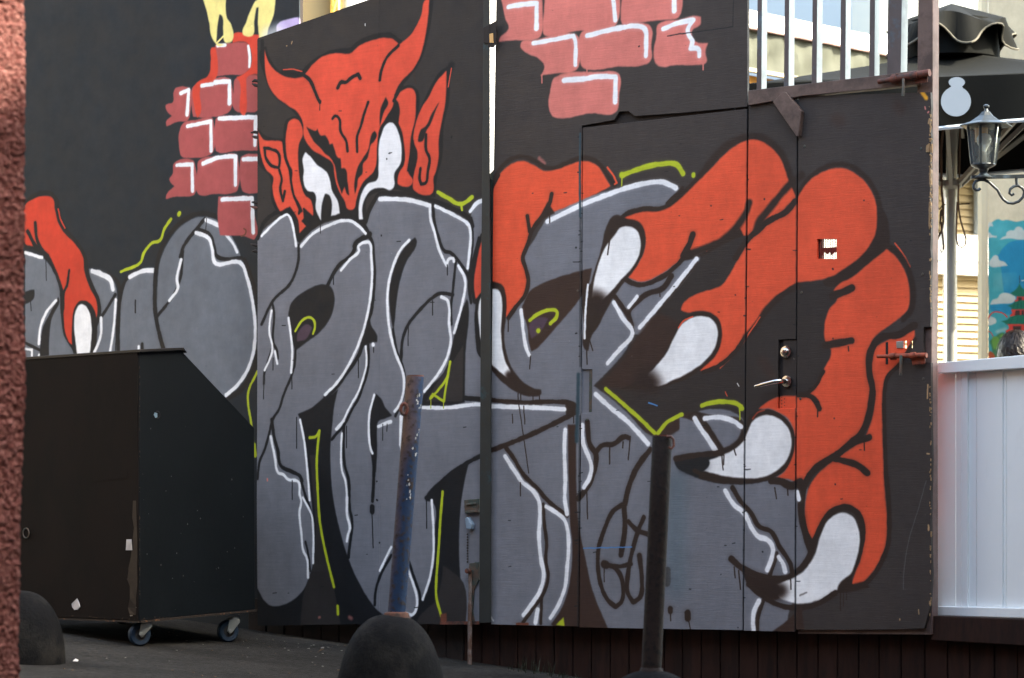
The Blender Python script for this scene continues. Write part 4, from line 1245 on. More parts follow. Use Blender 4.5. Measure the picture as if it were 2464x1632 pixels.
# perforated sheet in the spy hole
gr = MB()
for k in range(13):
    x = 1965 + k * 4.1
    gr.gp([(x, 573), (x + 1.3, 573), (x + 1.3, 626), (x, 626)], .013, .0145)
for k in range(14):
    y = 573 + k * 3.9
    gr.gp([(1964, y), (2015, y - .8), (2015, y), (1964, y + .8)], .0146, .0155)
go = gr.build('grille', M_MESH, gt)
MB().gp([(1970, 598), (2015, 594), (2015, 606), (2006, 608), (2002, 616), (1996, 607), (1990, 613), (1985, 606), (1978, 617), (1974, 607), (1968, 606)], .0156, .017).build('paint_blot', M_MESH, go)
MB().gp([(1962, 572), (1977, 572), (1977, 627), (1962, 627)], .0182, .04).build('hole_rim', M_DARKWOOD, gt)
# rail, bars, stile, brace
MB().gp([(1800.5, 218), (2111, 182), (2208, 169), (2208, 203), (2127, 212), (1931, 231), (1800.5, 254)], -.016, .03).build('rail', M_BROWN, gt, bevel=.002)
railtop = lambda x: 218 - (x - 1801) * .1165
for x0, x1, dd in ((1821.5, 1831, .046), (1887, 1896.5, .048), (1954, 1964, .048), (2022, 2033, .046), (2092, 2103, .045)):
    o = MB().gp([(x0 + 2.5, -150), (x1 + 3.5, -150), (x1 + 1, railtop(x1) + 2), (x0 - 1.2, railtop(x0) + 2)], -.004, -.004 + dd).build('bar', M_BARLIT, gt, bevel=.0015)
M_BARD = mat('bar_front', (80, 72, 72), .5, var=.2, scale=12, col2=(70, 96, 110), mix=(.56, .7), mscale=5)  # darker front tone, shade put into the colour face by face
for o in [k for k in C.objects if k.name.startswith('bar') and k.parent == gt]:
    o.data.materials.append(M_BARD)
    for p in o.data.polygons:
        if p.normal.y < -.9:
            p.material_index = 1
MB().gp([(2138, -150), (2172.5, -150), (2167, railtop(2167) + 3), (2134, railtop(2134) + 3)], -.003, .056).build('upright', M_BARD, gt, bevel=.002)
up = [k for k in C.objects if k.name == 'upright'][0]
up.data.materials.append(M_BARLIT)
for p in up.data.polygons:
    if p.normal.x > .9:
        p.material_index = 1
sti = MB().gp([(2210, -150), (2244.5, -150), (2244, 400), (2241.5, 900), (2242.5, 1527), (2205, 1524), (2206, 300)], .0186, .076)
sti.build('stile', M_STILE, gt, bevel=.003)
s2 = [k for k in C.objects if k.name == 'stile'][0]
s2.data.materials.append(M_BROWN)
for p in s2.data.polygons:
    if p.normal.y < -.9:
        p.material_index = 1
MB().gp([(1920, 1516), (2236, 1514), (2240, 1527), (1920, 1525)], .0186, .05).build('bottom_frame', M_BROWN, gt)
MB().gp([(1859, 245), (1884, 221), (1890, 222), (1928, 268), (1921, 328), (1916, 328)], -.028, -.001).build('brace', M_BROWN, gt, bevel=.002)
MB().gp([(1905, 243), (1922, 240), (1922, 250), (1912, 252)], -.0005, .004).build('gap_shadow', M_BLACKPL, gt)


def slide_bolt(p, matl, hy, q=1.0):
    (x0, y0), (x1, y1), (hx, ht, hb) = p
    P = lambda x, y, d=-.034: gate_pt(x, y, d)
    L = lambda t: (x0 + (x1 - x0) * t, y0 + (y1 - y0) * t)
    o = MB().tube([P(*L(0)), P(*L(.25))], .0105 * q, 12).tube([P(*L(.25)), P(*L(.26)), P(*L(1))], .0150 * q, 12).build('slide_bolt', matl, gt, smooth=True)
    MB().tube([P(hx, ht, -.05), P(hx, (ht + hb) / 2, -.058), P(hx - 1, hb, -.06)], .0062, 10).build('bolt_handle', M_GREENMETAL, o, smooth=True)
    for t in (.32, .72):
        x, y = L(t)
        MB().gp([(x - 6, y - 11 * q), (x + 8, y - 12 * q), (x + 8, y + 13 * q), (x - 6, y + 14 * q)], -.02, -.0165).lathe([(.019 * q, -.012), (.019 * q, .012)], P(x, y), 14, axis=(1, 0, .12)).build('bolt_bracket', matl, o, smooth=True)
    x, y = L(.86)
    MB().gp([(x - 22, y + 4), (x + 12, y + 1), (x + 12, y + 20), (x - 18, y + 24)], -.022, -.0165).build('bolt_plate', matl, o, bevel=.002)
    return o


slide_bolt(((2114, 197), (2237, 175), (2174, 190, 232)), M_RUST, 0)
slide_bolt(((2111, 858), (2230, 855), (2168, 856, 903)), mat('orange_rusty_bolt', (150, 70, 48), .6, var=.3, scale=30, col2=(96, 52, 40), mscale=25, bump=.3), 0, .68)
ks = MB()
ks.gp([(2156, 822), (2173, 820.5), (2173, 838), (2157, 838)], -.003, 0).build('keeper_plate', M_STEEL, gt, bevel=.001)
MB().gp([(2131, 824), (2137, 823), (2137, 877), (2131, 877)], -.0004, .004).build('keyway_slot', M_BLACKPL, gt)
# lock cylinder and lever handle
c = gate_pt(1892, 847, .004)
o = MB().lathe([(.024, 0), (.0255, .004), (.024, .007), (.016, .008), (.0145, .02), (.012, .022)], c, 24, axis=(0, -1, 0)).build('lock_cylinder', M_CHROME, gt, smooth=True)
MB().lathe([(.007, .0222), (.006, .024)], c, 12, axis=(0, -1, 0)).build('keyhole', M_RUST, o)
c = gate_pt(1894, 918, .004)
o = MB().lathe([(.023, 0), (.0245, .004), (.023, .007), (.012, .009)], c, 24, axis=(0, -1, 0)).build('handle_rose', M_CHROME, gt, smooth=True)
q = Vector(c)
MB().tube([q + Vector((0, -.006, 0)), q + Vector((-.001, -.045, 0)), q + Vector((-.012, -.056, -.001)), q + Vector((-.03, -.058, -.003)), q + Vector((-.08, -.058, -.012)), q + Vector((-.118, -.056, -.020)), q + Vector((-.124, -.055, -.0215))],
          [.0095, .0095, .0098, .0096, .0088, .0085, .004], 14).build('lever_handle', M_CHROME, o, smooth=True)
sc = MB()
for x, y in ((1929, 704), (1936, 352), (1926, 960), (2216, 358), (2220, 660), (2222, 912), (1412, 1010), (1390, 700)):
    sc.lathe([(.006, -.001), (.005, .0015), (.002, .002)], gate_pt(x, y, 0), 10, axis=(0, -1, 0))
sc.build('screw_heads', M_GREENMETAL, gt)['kind'] = 'stuff'
sp = MB()
for k in range(130):
    y = random.choice([random.uniform(250, 760), random.uniform(300, 560), random.uniform(880, 1480)])
    x = 2239 + random.uniform(-4, 1)
    h, wd = random.uniform(2, 10), random.uniform(.8, 3)
    sp.gp([(x, y), (x + wd, y + 1), (x + wd * .6, y + h), (x - .3, y + h * .8)], -.002 - random.random() * .003, .002)
sp.gp([(2229, 350), (2236, 345), (2235, 366), (2228, 366)], -.006, .001).gp([(2238, 352), (2243, 346), (2243, 368), (2238, 366)], -.004, .002)
sp.build('splinters', mat('raw_wood', (150, 122, 90), .85, var=.35, scale=60, bump=.2), gt)['kind'] = 'stuff'

# ---------------------------------------------------------------- white board fence on the right
KF = 1.0
NF = math.hypot(1, KF)
CF = 11.16 * (1 + KF * (2250 - CX) / F)
FENCE = Matrix.Translation((0, CF, 0)) @ Matrix.Rotation(-math.atan(KF), 4, 'Z')


def fence_pt(px, py, d=0.0):
    dx = (px - CX) / F
    t = (CF + d * NF) / (1 + KF * dx)
    x, y = t * dx, t
    return ((x - KF * (y - CF)) / NF, d, CAMZ - t * (py - HY) / F)


def fp(m, px, d0, d1):
    fr = [fence_pt(x, y, d0) for x, y in px]
    return m.prism(fr, [(a, d1, c) for a, b, c in fr])


fe = thing('white_fence', 'white vertical board fence with a cap rail, right of the gate', 'fence', fence_pt(2400, 1490), FENCE)
for a, c, d0 in ((2243, 2299.4, .022), (2300, 2313, .006), (2313.6, 2327.6, .0), (2328.2, 2349.2, .012), (2349.8, 2412.6, .008), (2413.6, 2421, .014), (2421.6, 2485, .008), (2485.6, 2550, .008)):
    fp(MB(), [(a, 884), (c, 880), (c, 1470), (a, 1468)], d0, .04).build('board', M_WHITE, fe, bevel=.0018)
fp(MB(), [(2246.5, 874), (2560, 846), (2560, 880), (2246.5, 899.5)], -.035, .06).build('cap_rail', M_WHITE, fe, bevel=.003)
fp(MB(), [(2249, 1459), (2560, 1466), (2560, 1491), (2249, 1481)], -.02, .05).build('bottom_rail', M_WHITE, fe, bevel=.003)

# ---------------------------------------------------------------- wheeled black cabinet
Y0 = 11.8
corner = Vector(at(335, 1494, Y0))
KR, KL = -1.56, .93


def kplane(px, py, k, c):
    dx = (px - CX) / F
    t = c / (1 + k * dx)
    return Vector((t * dx, t, CAMZ - t * (py - HY) / F))


CR, CL = corner.y + KR * corner.x, corner.y + KL * corner.x
PR = lambda x, y: kplane(x, y, KR, CR)
lv = Vector((-1, KL, 0)).normalized()
rv = Vector((1, -KR, 0)).normalized()
nl = Vector((-KL, -1, 0)).normalized()
nr = Vector((-KR, -1, 0)).normalized()
WL = .86
cab = thing('wheeled_cabinet', 'black plywood cabinet on blue castors with one cut-off top corner', 'cabinet', (corner.x, corner.y, gz(corner.x, corner.y)))
prof = [PR(335, 846), PR(437, 842), PR(443, 851), PR(612, 1030), PR(614, 1467), PR(335, 1494)]
zc = prof[0].z
MB().prism(prof, [p + lv * WL for p in prof]).build('body', M_BINS, cab, bevel=.003)
fpn = [corner + nl * .007 + lv * .004, corner + nl * .007 + lv * WL]
zt, zb = prof[0].z - .004, corner.z + .002
MB().prism([(p.x, p.y, z) for p, z in ((fpn[0], zb), (fpn[1], zb), (fpn[1], zt), (fpn[0], zt))],
           [(p.x - nl.x * .0065, p.y - nl.y * .0065, z) for p, z in ((fpn[0], zb), (fpn[1], zb), (fpn[1], zt), (fpn[0], zt))]).build('front_panel', M_BINF, cab, bevel=.0015)
lid = [PR(331, 848), PR(331, 841), PR(436, 836.5), PR(445, 850), PR(437, 843)]
lid = [p - lv * .012 + nr * .004 for p in lid]
MB().prism(lid, [p + lv * (WL + .03) for p in lid]).build('lid', M_BLACKPL, cab, bevel=.0015)
MB().bar(prof[5] - Vector((0, 0, .004)) - lv * .003, prof[4] - Vector((0, 0, .004)) - lv * .003, .012, .008).bar(prof[5] - Vector((0, 0, .004)), prof[5] + lv * WL - Vector((0, 0, .004)), .012, .008).build('bottom_edge', M_EDGE, cab)
fh = PR(379, 998)
o = MB().lathe([(.017, -.004), (.0175, .0015), (.013, .002), (.012, -.003)], fh, 20, axis=nr).build('finger_hole', M_BLACKPL, cab, smooth=True)
MB().prism([fh + nr * .0024 + rv * a * 1.1 + Vector((0, 0, b_)) for a, b_ in ((-.024, -.002), (-.018, .009), (-.004, .006), (-.003, -.011), (-.014, -.015))],
           [fh + nr * .0005 + rv * a * 1.1 + Vector((0, 0, b_)) for a, b_ in ((-.024, -.002), (-.018, .009), (-.004, .006), (-.003, -.011), (-.014, -.015))]).build('rim_glint', mat('pale_blue_glint', (140, 170, 190), .3, metal=.6), o)  # pale blue chip standing in for the highlight at the hole


def LP(x, y, h=.0085):
    return kplane(x, y, KL, CL) + nl * h


def sheet(pts, t=.0012):
    return MB().prism(pts, [p - nl * t for p in pts])


sheet([LP(309, 1298, .011), LP(325, 1298, .02), LP(324, 1324, .014), LP(307, 1324, .010)]).build('paper_scrap', M_PAPER, cab)
sheet([LP(189, 1440), LP(194, 1450), LP(198, 1460, .012), LP(190, 1468), LP(186, 1467), LP(183, 1468), LP(177, 1461), LP(177, 1453, .011)]).build('paper_scrap', M_PAPER, cab)
sheet([LP(314, 1464), LP(322, 1477), LP(323, 1482), LP(317, 1483)]).build('paper_scrap', M_PAPER, cab)
sheet([LP(323, 1455, .010), LP(331, 1461), LP(330, 1466), LP(325, 1464)]).build('paper_scrap', M_PAPER, cab)
tp = MB()
row = [(325, 331, 1205), (324, 332, 1245), (327, 333, 1268), (325, 334, 1296), (320, 334, 1340), (314, 333, 1370), (311, 334, 1392), (317, 334, 1410), (318, 331, 1440), (313, 331, 1462), (318, 330, 1480)]
for (a, c, y), (a2, c2, y2) in zip(row[:-1], row[1:]):
    h1, h2 = .0095 + .004 * random.random(), .0095 + .004 * random.random()
    tp.add([LP(a, y, h1), LP(c, y), LP(c2, y2), LP(a2, y2, h2)], [(0, 1, 2, 3)])
tp.build('torn_tape', M_TAPE, cab)
rc = LP(68, 1283, .012)
rp = [rc + lv * (-math.cos(t) * .022) + Vector((0, 0, math.sin(t) * .022)) for t in np.linspace(0, 2 * math.pi, 20)]
MB().tube(rp, .003, 8, cap=False).build('pull_ring', M_GREENMETAL, cab, smooth=True)
sheet([LP(222, 1137, .0082), LP(311, 1129, .0082), LP(311, 1151, .0082), LP(221, 1160, .0082)], .0006).build('label_patch', M_BINF, cab)
fl = MB()
for k in range(34):
    u, z = random.uniform(.02, .74), random.uniform(.04, .9)
    p = corner + rv * u + Vector((0, 0, z)) + nr * .0006
    if u > .4 and z > .65:
        continue
    q = .0012 + random.random() * .0028
    fl.add([p + rv * q, p + Vector((0, 0, q * random.uniform(.5, 2))), p - rv * q * .6, p - Vector((0, 0, q))], [(0, 1, 2, 3)])
fl.build('paint_flecks', mat('fleck', (96, 100, 100), .8), cab)['kind'] = 'stuff'


ec = MB()
for k in range(60):
    e = random.random()
    if e < .45:
        p, tdir, nn = corner + Vector((0, 0, random.uniform(0, 1.1))) + nr * .0007 + rv * .002, Vector((0, 0, 1)), rv
    elif e < .8:
        p, tdir, nn = corner + rv * random.uniform(0, .78) + Vector((0, 0, random.uniform(.002, .012))) + nr * .0007, rv, Vector((0, 0, 1))
    else:
        p, tdir, nn = corner + lv * random.uniform(0, .5) + Vector((0, 0, random.uniform(.002, .012))) + nl * .0078, lv, Vector((0, 0, 1))
    a_, w_ = random.uniform(.003, .02), random.uniform(.0008, .0022)
    ec.add([p, p + tdir * a_, p + tdir * a_ * .7 + nn * w_, p + tdir * a_ * .2 + nn * w_ * 1.4], [(0, 1, 2, 3)])
ec.build('edge_chips', mat('bare_wood_chip', (92, 76, 62), .9), cab)['kind'] = 'stuff'


def castor(c, turn):
    ax = Vector((math.sin(turn), -math.cos(turn), 0))
    fw = Vector((-ax.y, ax.x, 0))
    zg = gz(c.x, c.y)
    ctr = Vector((c.x, c.y, zg + .050))
    topz = c.z
    hub = ctr + fw * .028
    hub.z = topz
    o = MB().lathe([(.012, -.004), (.026, -.004), (.027, -.012), (.012, -.016)], hub, 16).lathe([(.03, 0), (.03, -.0035)], hub, 4, twist=.6).build('castor', M_STEEL, cab, smooth=True)
    fk = MB()
    for sg in (-1, 1):
        a = ax * (.021 * sg)
        z0 = Vector((0, 0, topz - .012))
        h2 = Vector((hub.x, hub.y, 0))
        pts = [h2 + a - fw * .03 + z0, h2 + a + fw * .022 + z0, h2 + a + fw * .022 + z0 - Vector((0, 0, .012)), ctr + a + fw * .013 + Vector((0, 0, -.004)), ctr + a + Vector((0, 0, -.014)), ctr + a - fw * .012]
        fk.prism(pts, [p + ax * (.0025 * sg) for p in pts])
        fk.lathe([(.009, 0), (.008, .006)], ctr + a + ax * .0025 * sg, 10, axis=ax * sg)
    fk.build('fork', M_STEEL, o, bevel=.001)
    MB().lathe([(.030, -.014), (.044, -.016), (.050, -.009), (.050, .009), (.044, .016), (.030, .014)], ctr, 28, axis=ax).build('tyre', M_BLUEWHEEL, o, smooth=True)
    MB().lathe([(.008, -.018), (.031, -.013), (.031, .013), (.008, .018)], ctr, 20, axis=ax).build('rim', M_BLACKPL, o, smooth=True)


zb = corner.z - .004
for u, v in ((.05, .05), (.66, .05), (.05, .80), (.66, .80)):
    p = corner + rv * u + lv * v
    castor(Vector((p.x, p.y, zb + (u * .0))), .55)

# ---------------------------------------------------------------- bollards
M_P1 = bpy.data.materials.new('rust_to_blue_pole')


def pole_mat(m, topc, botc, zlo, zhi, dark):
    m.use_nodes = True
    n, l = m.node_tree.nodes, m.node_tree.links
    b = n['Principled BSDF']
    tc = n.new('ShaderNodeTexCoord')
    sep = n.new('ShaderNodeSeparateXYZ')
    l.new(tc.outputs['Object'], sep.inputs[0])
    ns = n.new('ShaderNodeTexNoise')
    ns.inputs['Scale'].default_value = 9
    ns.inputs['Detail'].default_value = 8
    l.new(tc.outputs['Object'], ns.inputs['Vector'])
    fine = n.new('ShaderNodeTexNoise')
    fine.inputs['Scale'].default_value = 60
    fine.inputs['Detail'].default_value = 6
    l.new(tc.outputs['Object'], fine.inputs['Vector'])

    def math_(op, a, b_):
        t = n.new('ShaderNodeMath')
        t.operation = op
        for i, v in enumerate((a, b_)):
            if isinstance(v, (int, float)):
                t.inputs[i].default_value = v
            else:
                l.new(v, t.inputs[i])
        return t.outputs[0]
    h = math_('ADD', sep.outputs['Z'], math_('MULTIPLY', math_('SUBTRACT', ns.outputs['Fac'], .5), .5))
    h = math_('SUBTRACT', h, math_('MULTIPLY', sep.outputs['X'], 7.0))
    r = n.new('ShaderNodeMapRange')
    r.inputs['From Min'].default_value, r.inputs['From Max'].default_value = zlo, zhi
    l.new(h, r.inputs['Value'])

    def mx(f, a, c):
        x = n.new('ShaderNodeMix')
        x.data_type = 'RGBA'
        l.new(f, x.inputs['Factor'])
        for i, v in ((6, a), (7, c)):
            if isinstance(v, tuple):
                x.inputs[i].default_value = lin(v)
            else:
                l.new(v, x.inputs[i])
        return x.outputs[2]
    r2 = n.new('ShaderNodeMapRange')
    r2.inputs['From Min'].default_value, r2.inputs['From Max'].default_value = .52, .66
    l.new(fine.outputs['Fac'], r2.inputs['Value'])
    col = mx(r2.outputs[0], mx(r.outputs[0], botc, topc), dark)
    l.new(col, b.inputs['Base Color'])
    b.inputs['Roughness'].default_value = .78
    b.inputs['Specular IOR Level'].default_value = .2
    bp = n.new('ShaderNodeBump')
    bp.inputs['Strength'].default_value = .8
    bp.inputs['Distance'].default_value = .004
    l.new(fine.outputs['Fac'], bp.inputs['Height'])
    l.new(bp.outputs[0], b.inputs['Normal'])


pole_mat(M_P1, (92, 72, 60), (26, 48, 76), .50, .86, (46, 39, 37))
M_P2 = bpy.data.materials.new('black_rusty_pole')
pole_mat(M_P2, (26, 23, 23), (38, 29, 26), .2, 1.1, (17, 17, 18))


def dome_profile(r, h, n=18):
    return [(r * 1.02, -.35), (r * 1.0, 0)] + [(r * math.cos(t) ** .8, h * math.sin(t) ** 1.0) for t in np.linspace(.08, math.pi / 2 * .985, n)]


M_RUSTY = mat('scaly_rust', (86, 54, 42), .8, var=.4, scale=50, col2=(52, 40, 36), mscale=40, bump=.5)


def bollard(label, px_top, py_top, px_b, py_b, y, rad, dome_h, rp, mpole, r0, hook):
    bp = Vector(at(px_b, py_b, y))
    tp_ = Vector(at(px_top, py_top, y))
    z0 = bp.z - dome_h
    t = thing('bollard', label, 'bollard', (bp.x, bp.y, z0), group='bollards in front of the gate')
    MB().lathe(dome_profile(rad, dome_h), (bp.x - (.020 if hook == 'ring' else 0), bp.y, z0), 48).build('domed_base', M_CONCRETE, t, smooth=True)
    d = (tp_ - bp).normalized()
    p = MB().tube([bp - d * .06, bp + (tp_ - bp) * .33, bp + (tp_ - bp) * .66, tp_ - d * .004, tp_], [rp, rp, rp, rp, rp * .93], 24).build('pole', mpole, t, smooth=True)
    k_ = 1.0 if hook == 'hook' else 1.22
    MB().lathe([(rp * 1.3 * k_, -.02), (rp * 1.12 * k_, .002), (rp * 1.02, .006)], bp + Vector((0, 0, .002)), 20).build('collar', M_P2 if hook == 'hook' else M_RUSTY, t, smooth=True)
    return t, p, tp_, d


t, p, tp_, d = bollard('leaning rusty and blue pole on a black domed base, before the horned head', 999, 905, 954, 1478, 9.3, .192, .36, .0305, M_P1, 0, 'ring')
e = Vector(at(973, 985, 9.3)) + Vector((0, -.004, 0))
MB().tube([e + Vector((math.cos(a) * .011, -.02, math.sin(a) * .018)) for a in np.linspace(0, 2 * math.pi, 16)], .006, 8, cap=False).build('welded_ring', M_RUST, t, smooth=True)
MB().lathe([(.029, -.003), (.0292, .002)], tp_, 24).build('top_rim', M_RUST, t, smooth=True)
stk = MB()
ax = d.cross(Vector((0, 1, 0))).normalized()
for k in range(26):
    h = random.choice([random.uniform(-.06, -.11), random.uniform(-.14, -.30), random.uniform(-.33, -.42)])
    a = R(random.uniform(-70, -20)) if h > -.31 else R(random.uniform(-100, -55))
    c = tp_ + d * h
    q = Vector((math.cos(a), math.sin(a), 0)) * .0308
    w_, hh = random.uniform(.001, .0035), random.uniform(.002, .008)
    tg = Vector((-math.sin(a), math.cos(a), 0))
    stk.add([c + q + tg * w_, c + q + tg * w_ * .2 + Vector((0, 0, hh)), c + q - tg * w_, c + q - tg * w_ * .4 - Vector((0, 0, hh))], [(0, 1, 2, 3)])
stk.build('sticker_scraps', mat('torn_sticker', (176, 180, 178), .7), t)['kind'] = 'stuff'

t, p, tp_, d = bollard('dark rusty pole with a hook at its top, right of the round spray tag', 1594, 1049, 1567, 1613, 8.6, .20, .34, .0315, M_P2, 0, 'hook')
q = tp_ + Vector((.020, -.031, -.006))
MB().tube([q + Vector((-.008, 0, .002)), q + Vector((.004, -.004, .003)), q + Vector((.013, -.003, -.006)), q + Vector((.014, -.003, -.026)), q + Vector((.006, -.005, -.036)), q + Vector((-.003, -.004, -.030))], .004, 8).build('hook', M_RUST, t, smooth=True)
MB().lathe([(.030, -.003), (.0305, .002)], tp_, 24).build('top_rim', M_RUST, t, smooth=True)

y3 = 10.9
x3 = at(46, 1500, y3)[0]
t = thing('bollard', 'squat black domed base half hidden by the pink stucco wall', 'bollard', (x3, y3, gz(x3, y3)), group='bollards in front of the gate')
MB().lathe(dome_profile(.182, .275), (x3, y3, gz(x3, y3)), 48).build('domed_base', M_CONCRETE, t, smooth=True)

# ---------------------------------------------------------------- courtyard behind the fence
deck = MB().prism([(-.2, 13.4, -.4), (1.5, 12.4, -.4), (9, 12.4, -.4), (14, 32, -.4), (-4, 32, -.4)], [(-.2, 13.4, .27), (1.5, 12.4, .27), (9, 12.4, .27), (14, 32, .27), (-4, 32, .27)])
tag(deck.build('courtyard_floor', mat('courtyard_paving', (72, 68, 62), .85, var=.1, scale=3)), kind='structure')

# parasol
PY = 15.4
pc = Vector(at(2290, 1260, PY))
pr = thing('parasol', 'black canvas parasol with a white piped valance and pale round emblem behind the gate', 'parasol', (pc.x, pc.y, .27))
KP = .23
un = Vector((-KP, -1, 0)).normalized()
uu = Vector((1, -KP, 0)).normalized()
HH = 1.02
ZV0, ZV1, ZA = CAMZ + 2.075, CAMZ + 2.345, CAMZ + 2.66
cor = [pc + (un - uu) * HH, pc + (un + uu) * HH, pc + (uu - un) * HH, pc - (un + uu) * HH]
NS = 14
cm, vm, pm = MB(), MB(), MB()
for i in range(4):
    a, c = cor[i], cor[(i + 1) % 4]
    grid = []
    for j in range(9):
        f = j / 8
        rowp = []
        for k in range(NS + 1):
            e = a.lerp(c, k / NS)
            q = pc.lerp(e, f)
            z = ZA + (ZV1 - ZA) * f ** .9 - .035 * math.sin(math.pi * f) * (1 - abs(2 * k / NS - 1))
            rowp.append((q.x, q.y, z))
        grid.append(rowp)
    n0 = [v for r_ in grid for v in r_]
    cm.add(n0, [(j * (NS + 1) + k, j * (NS + 1) + k + 1, (j + 1) * (NS + 1) + k + 1, (j + 1) * (NS + 1) + k) for j in range(8) for k in range(NS)])
    vs, low = [], []
    for k in range(2 * NS + 1):
        f = k / (2 * NS)
        e = a.lerp(c, f)
        ou = (e - pc)
        ou = Vector((ou.x, ou.y, 0)).normalized() * (.015 * math.sin(f * 19))
        dz = .028 * math.sin(math.pi * ((f * 2) % 1))
        vs += [(e.x, e.y, ZV1), (e.x + ou.x, e.y + ou.y, ZV0 + dz)]
        low.append((e.x + ou.x * 1.0, e.y + ou.y, ZV0 + dz))
    vm.add(vs, [(2 * k, 2 * k + 1, 2 * k + 3, 2 * k + 2) for k in range(2 * NS)])
    pm.tube(low, .0115, 6)
cv_ = cm.build('canopy', M_CANVAS, pr, smooth=True)
va = vm.build('valance', M_CANVAS, pr, smooth=True)
pm.build('piping', M_PIPING, va, smooth=True)
sd = cv_.modifiers.new('thick', 'SOLIDIFY')
sd.thickness = .004
# vent cap with a wavy hem on top
vp, vt = [], []
NV = 96
for k in range(NV):
    a = 2 * math.pi * k / NV
    wv = math.sin(a * 6 + 1.1)
    r1 = .345 + .03 * math.sin(a * 12)
    vp.append((.30 * math.cos(a), .30 * math.sin(a), ZA + .14 - .0 + .025 * math.cos(a * 4 + 1)))
    vt.append((r1 * math.cos(a), r1 * math.sin(a), ZA + .035 + .06 * wv))
apex = (pc.x, pc.y, ZA + .26)
vc = MB()
vc.add([apex] + [(pc.x + x, pc.y + y, z) for x, y, z in vp] + [(pc.x + x, pc.y + y, z) for x, y, z in vt],
       [(0, 1 + k, 1 + (k + 1) % NV) for k in range(NV)] + [(1 + k, 1 + NV + k, 1 + NV + (k + 1) % NV, 1 + (k + 1) % NV) for k in range(NV)])
vc.lathe([(.27, ZA - .06), (.25, ZA + .15)], (pc.x, pc.y, 0), 24)
vo = vc.build('vent_cap', M_CANVAS, pr, smooth=True)
MB().tube([(pc.x + x, pc.y + y, z) for x, y, z in vt + vt[:1]], .006, 6, cap=False).build('vent_piping', M_TANPIPE, vo, smooth=True)
# emblem printed on the near valance
cn = (pc + un * HH)
CV = cn.y + KP * cn.x
em = []
for k in range(33):
    a = R(62 - 304 * k / 32)
    em.append((2301 + 36 * math.cos(a), 246 - 36 * math.sin(a)))
for k in range(21):
    a = R(-130 - 280 * k / 20)
    em.append((2303 + 19.5 * math.cos(a), 200 - 12.5 * math.sin(a)))
ef = [kplane(x, y, KP, CV) + un * .026 for x, y in em]
MB().prism(ef, [q - un * .002 for q in ef]).build('emblem', M_EMBLEM, va)
# pole, hub, ribs, cords
MB().lathe([(.030, 0), (.030, ZV0 - .27 - .18)], (pc.x, pc.y, .27), 12).lathe([(.22, 0), (.22, .05), (.05, .08)], (pc.x, pc.y, .27), 24).build('pole', M_PARAMETAL, pr, smooth=True)
zh = CAMZ + (1260 - 449) / F * PY
MB().lathe([(.034, -.06), (.036, -.02), (.058, 0), (.060, .03), (.045, .035)], (pc.x, pc.y, zh), 16).lathe([(.031, .03), (.031, .33)], (pc.x, pc.y, zh), 16).lathe([(.034, .30), (.038, .34), (.062, .352), (.062, .36), (.03, .365)], (pc.x, pc.y, zh), 20).build('hub', M_PARAMETAL, pr, smooth=True)
for k in range(8):
    tgt = cor[k // 2] if k % 2 == 0 else (cor[k // 2] + cor[(k // 2 + 1) % 4]) / 2
    dv = Vector((tgt.x - pc.x, tgt.y - pc.y, 0))
    dl = dv.length
    dv.normalize()
    a0 = Vector((pc.x, pc.y, ZA - .12)) + dv * .05
    a1 = Vector((tgt.x, tgt.y, ZV1 - .035)) - dv * .03
    rib = MB().bar(a0, a1, .018, .026).build('rib', M_PARAMETAL, pr)
    MB().bar(Vector((pc.x, pc.y, zh + .005)) + dv * .05, a0.lerp(a1, .58), .020, .026).build('strut', M_PARAMETAL, rib)
Z4 = lambda x, y: Vector(at(2220 + x / 6.53, 440 + y / 6.53, PY - .06))
MB().tube([Z4(595, -900), Z4(585, -500), Z4(575, -60), Z4(558, 200), Z4(570, 420), Z4(600, 600), Z4(655, 780), Z4(683, 880), Z4(672, 970), Z4(615, 1020), Z4(560, 980), Z4(532, 880), Z4(530, 760), Z4(545, 300)], .0052, 7).tube(
    [Z4(330, -880), Z4(290, -500), Z4(300, 110), Z4(325, 350), Z4(325, 600), Z4(300, 750), Z4(240, 870), Z4(190, 920)], .007, 7).tube(
    [Z4(300, 420), Z4(280, 600), Z4(310, 800), Z4(335, 990), Z4(330, 1050)], .0055, 7).build('cord', M_CORD, pr, smooth=True)
MB().tube([Z4(280, 430), Z4(255, 750), Z4(255, 1020), Z4(300, 1095), Z4(330, 1060)], .002, 6).tube([Z4(180, 380), Z4(270, 415), Z4(310, 355), Z4(360, 340)], .004, 6).tube([Z4(530, 335), Z4(740, 330)], .004, 6).build('cable_tie', M_BLACKPL, pr, smooth=True)

# lantern on a scroll bracket
LY = 13.4
Z3 = lambda x, y, dy=0.0: Vector(at(2220 + x / 6.53, 240 + y / 6.53, LY + dy))
ms = LY / F / 6.53                                     # metres per zoomed unit
lc = Z3(955, 1210)
ln = thing('wall_lantern', 'black six sided lantern with a bulb on a scrolled bracket in front of the parasol', 'lantern', (lc.x, lc.y, lc.z))


def zrel(y):
    return Z3(955, y).z


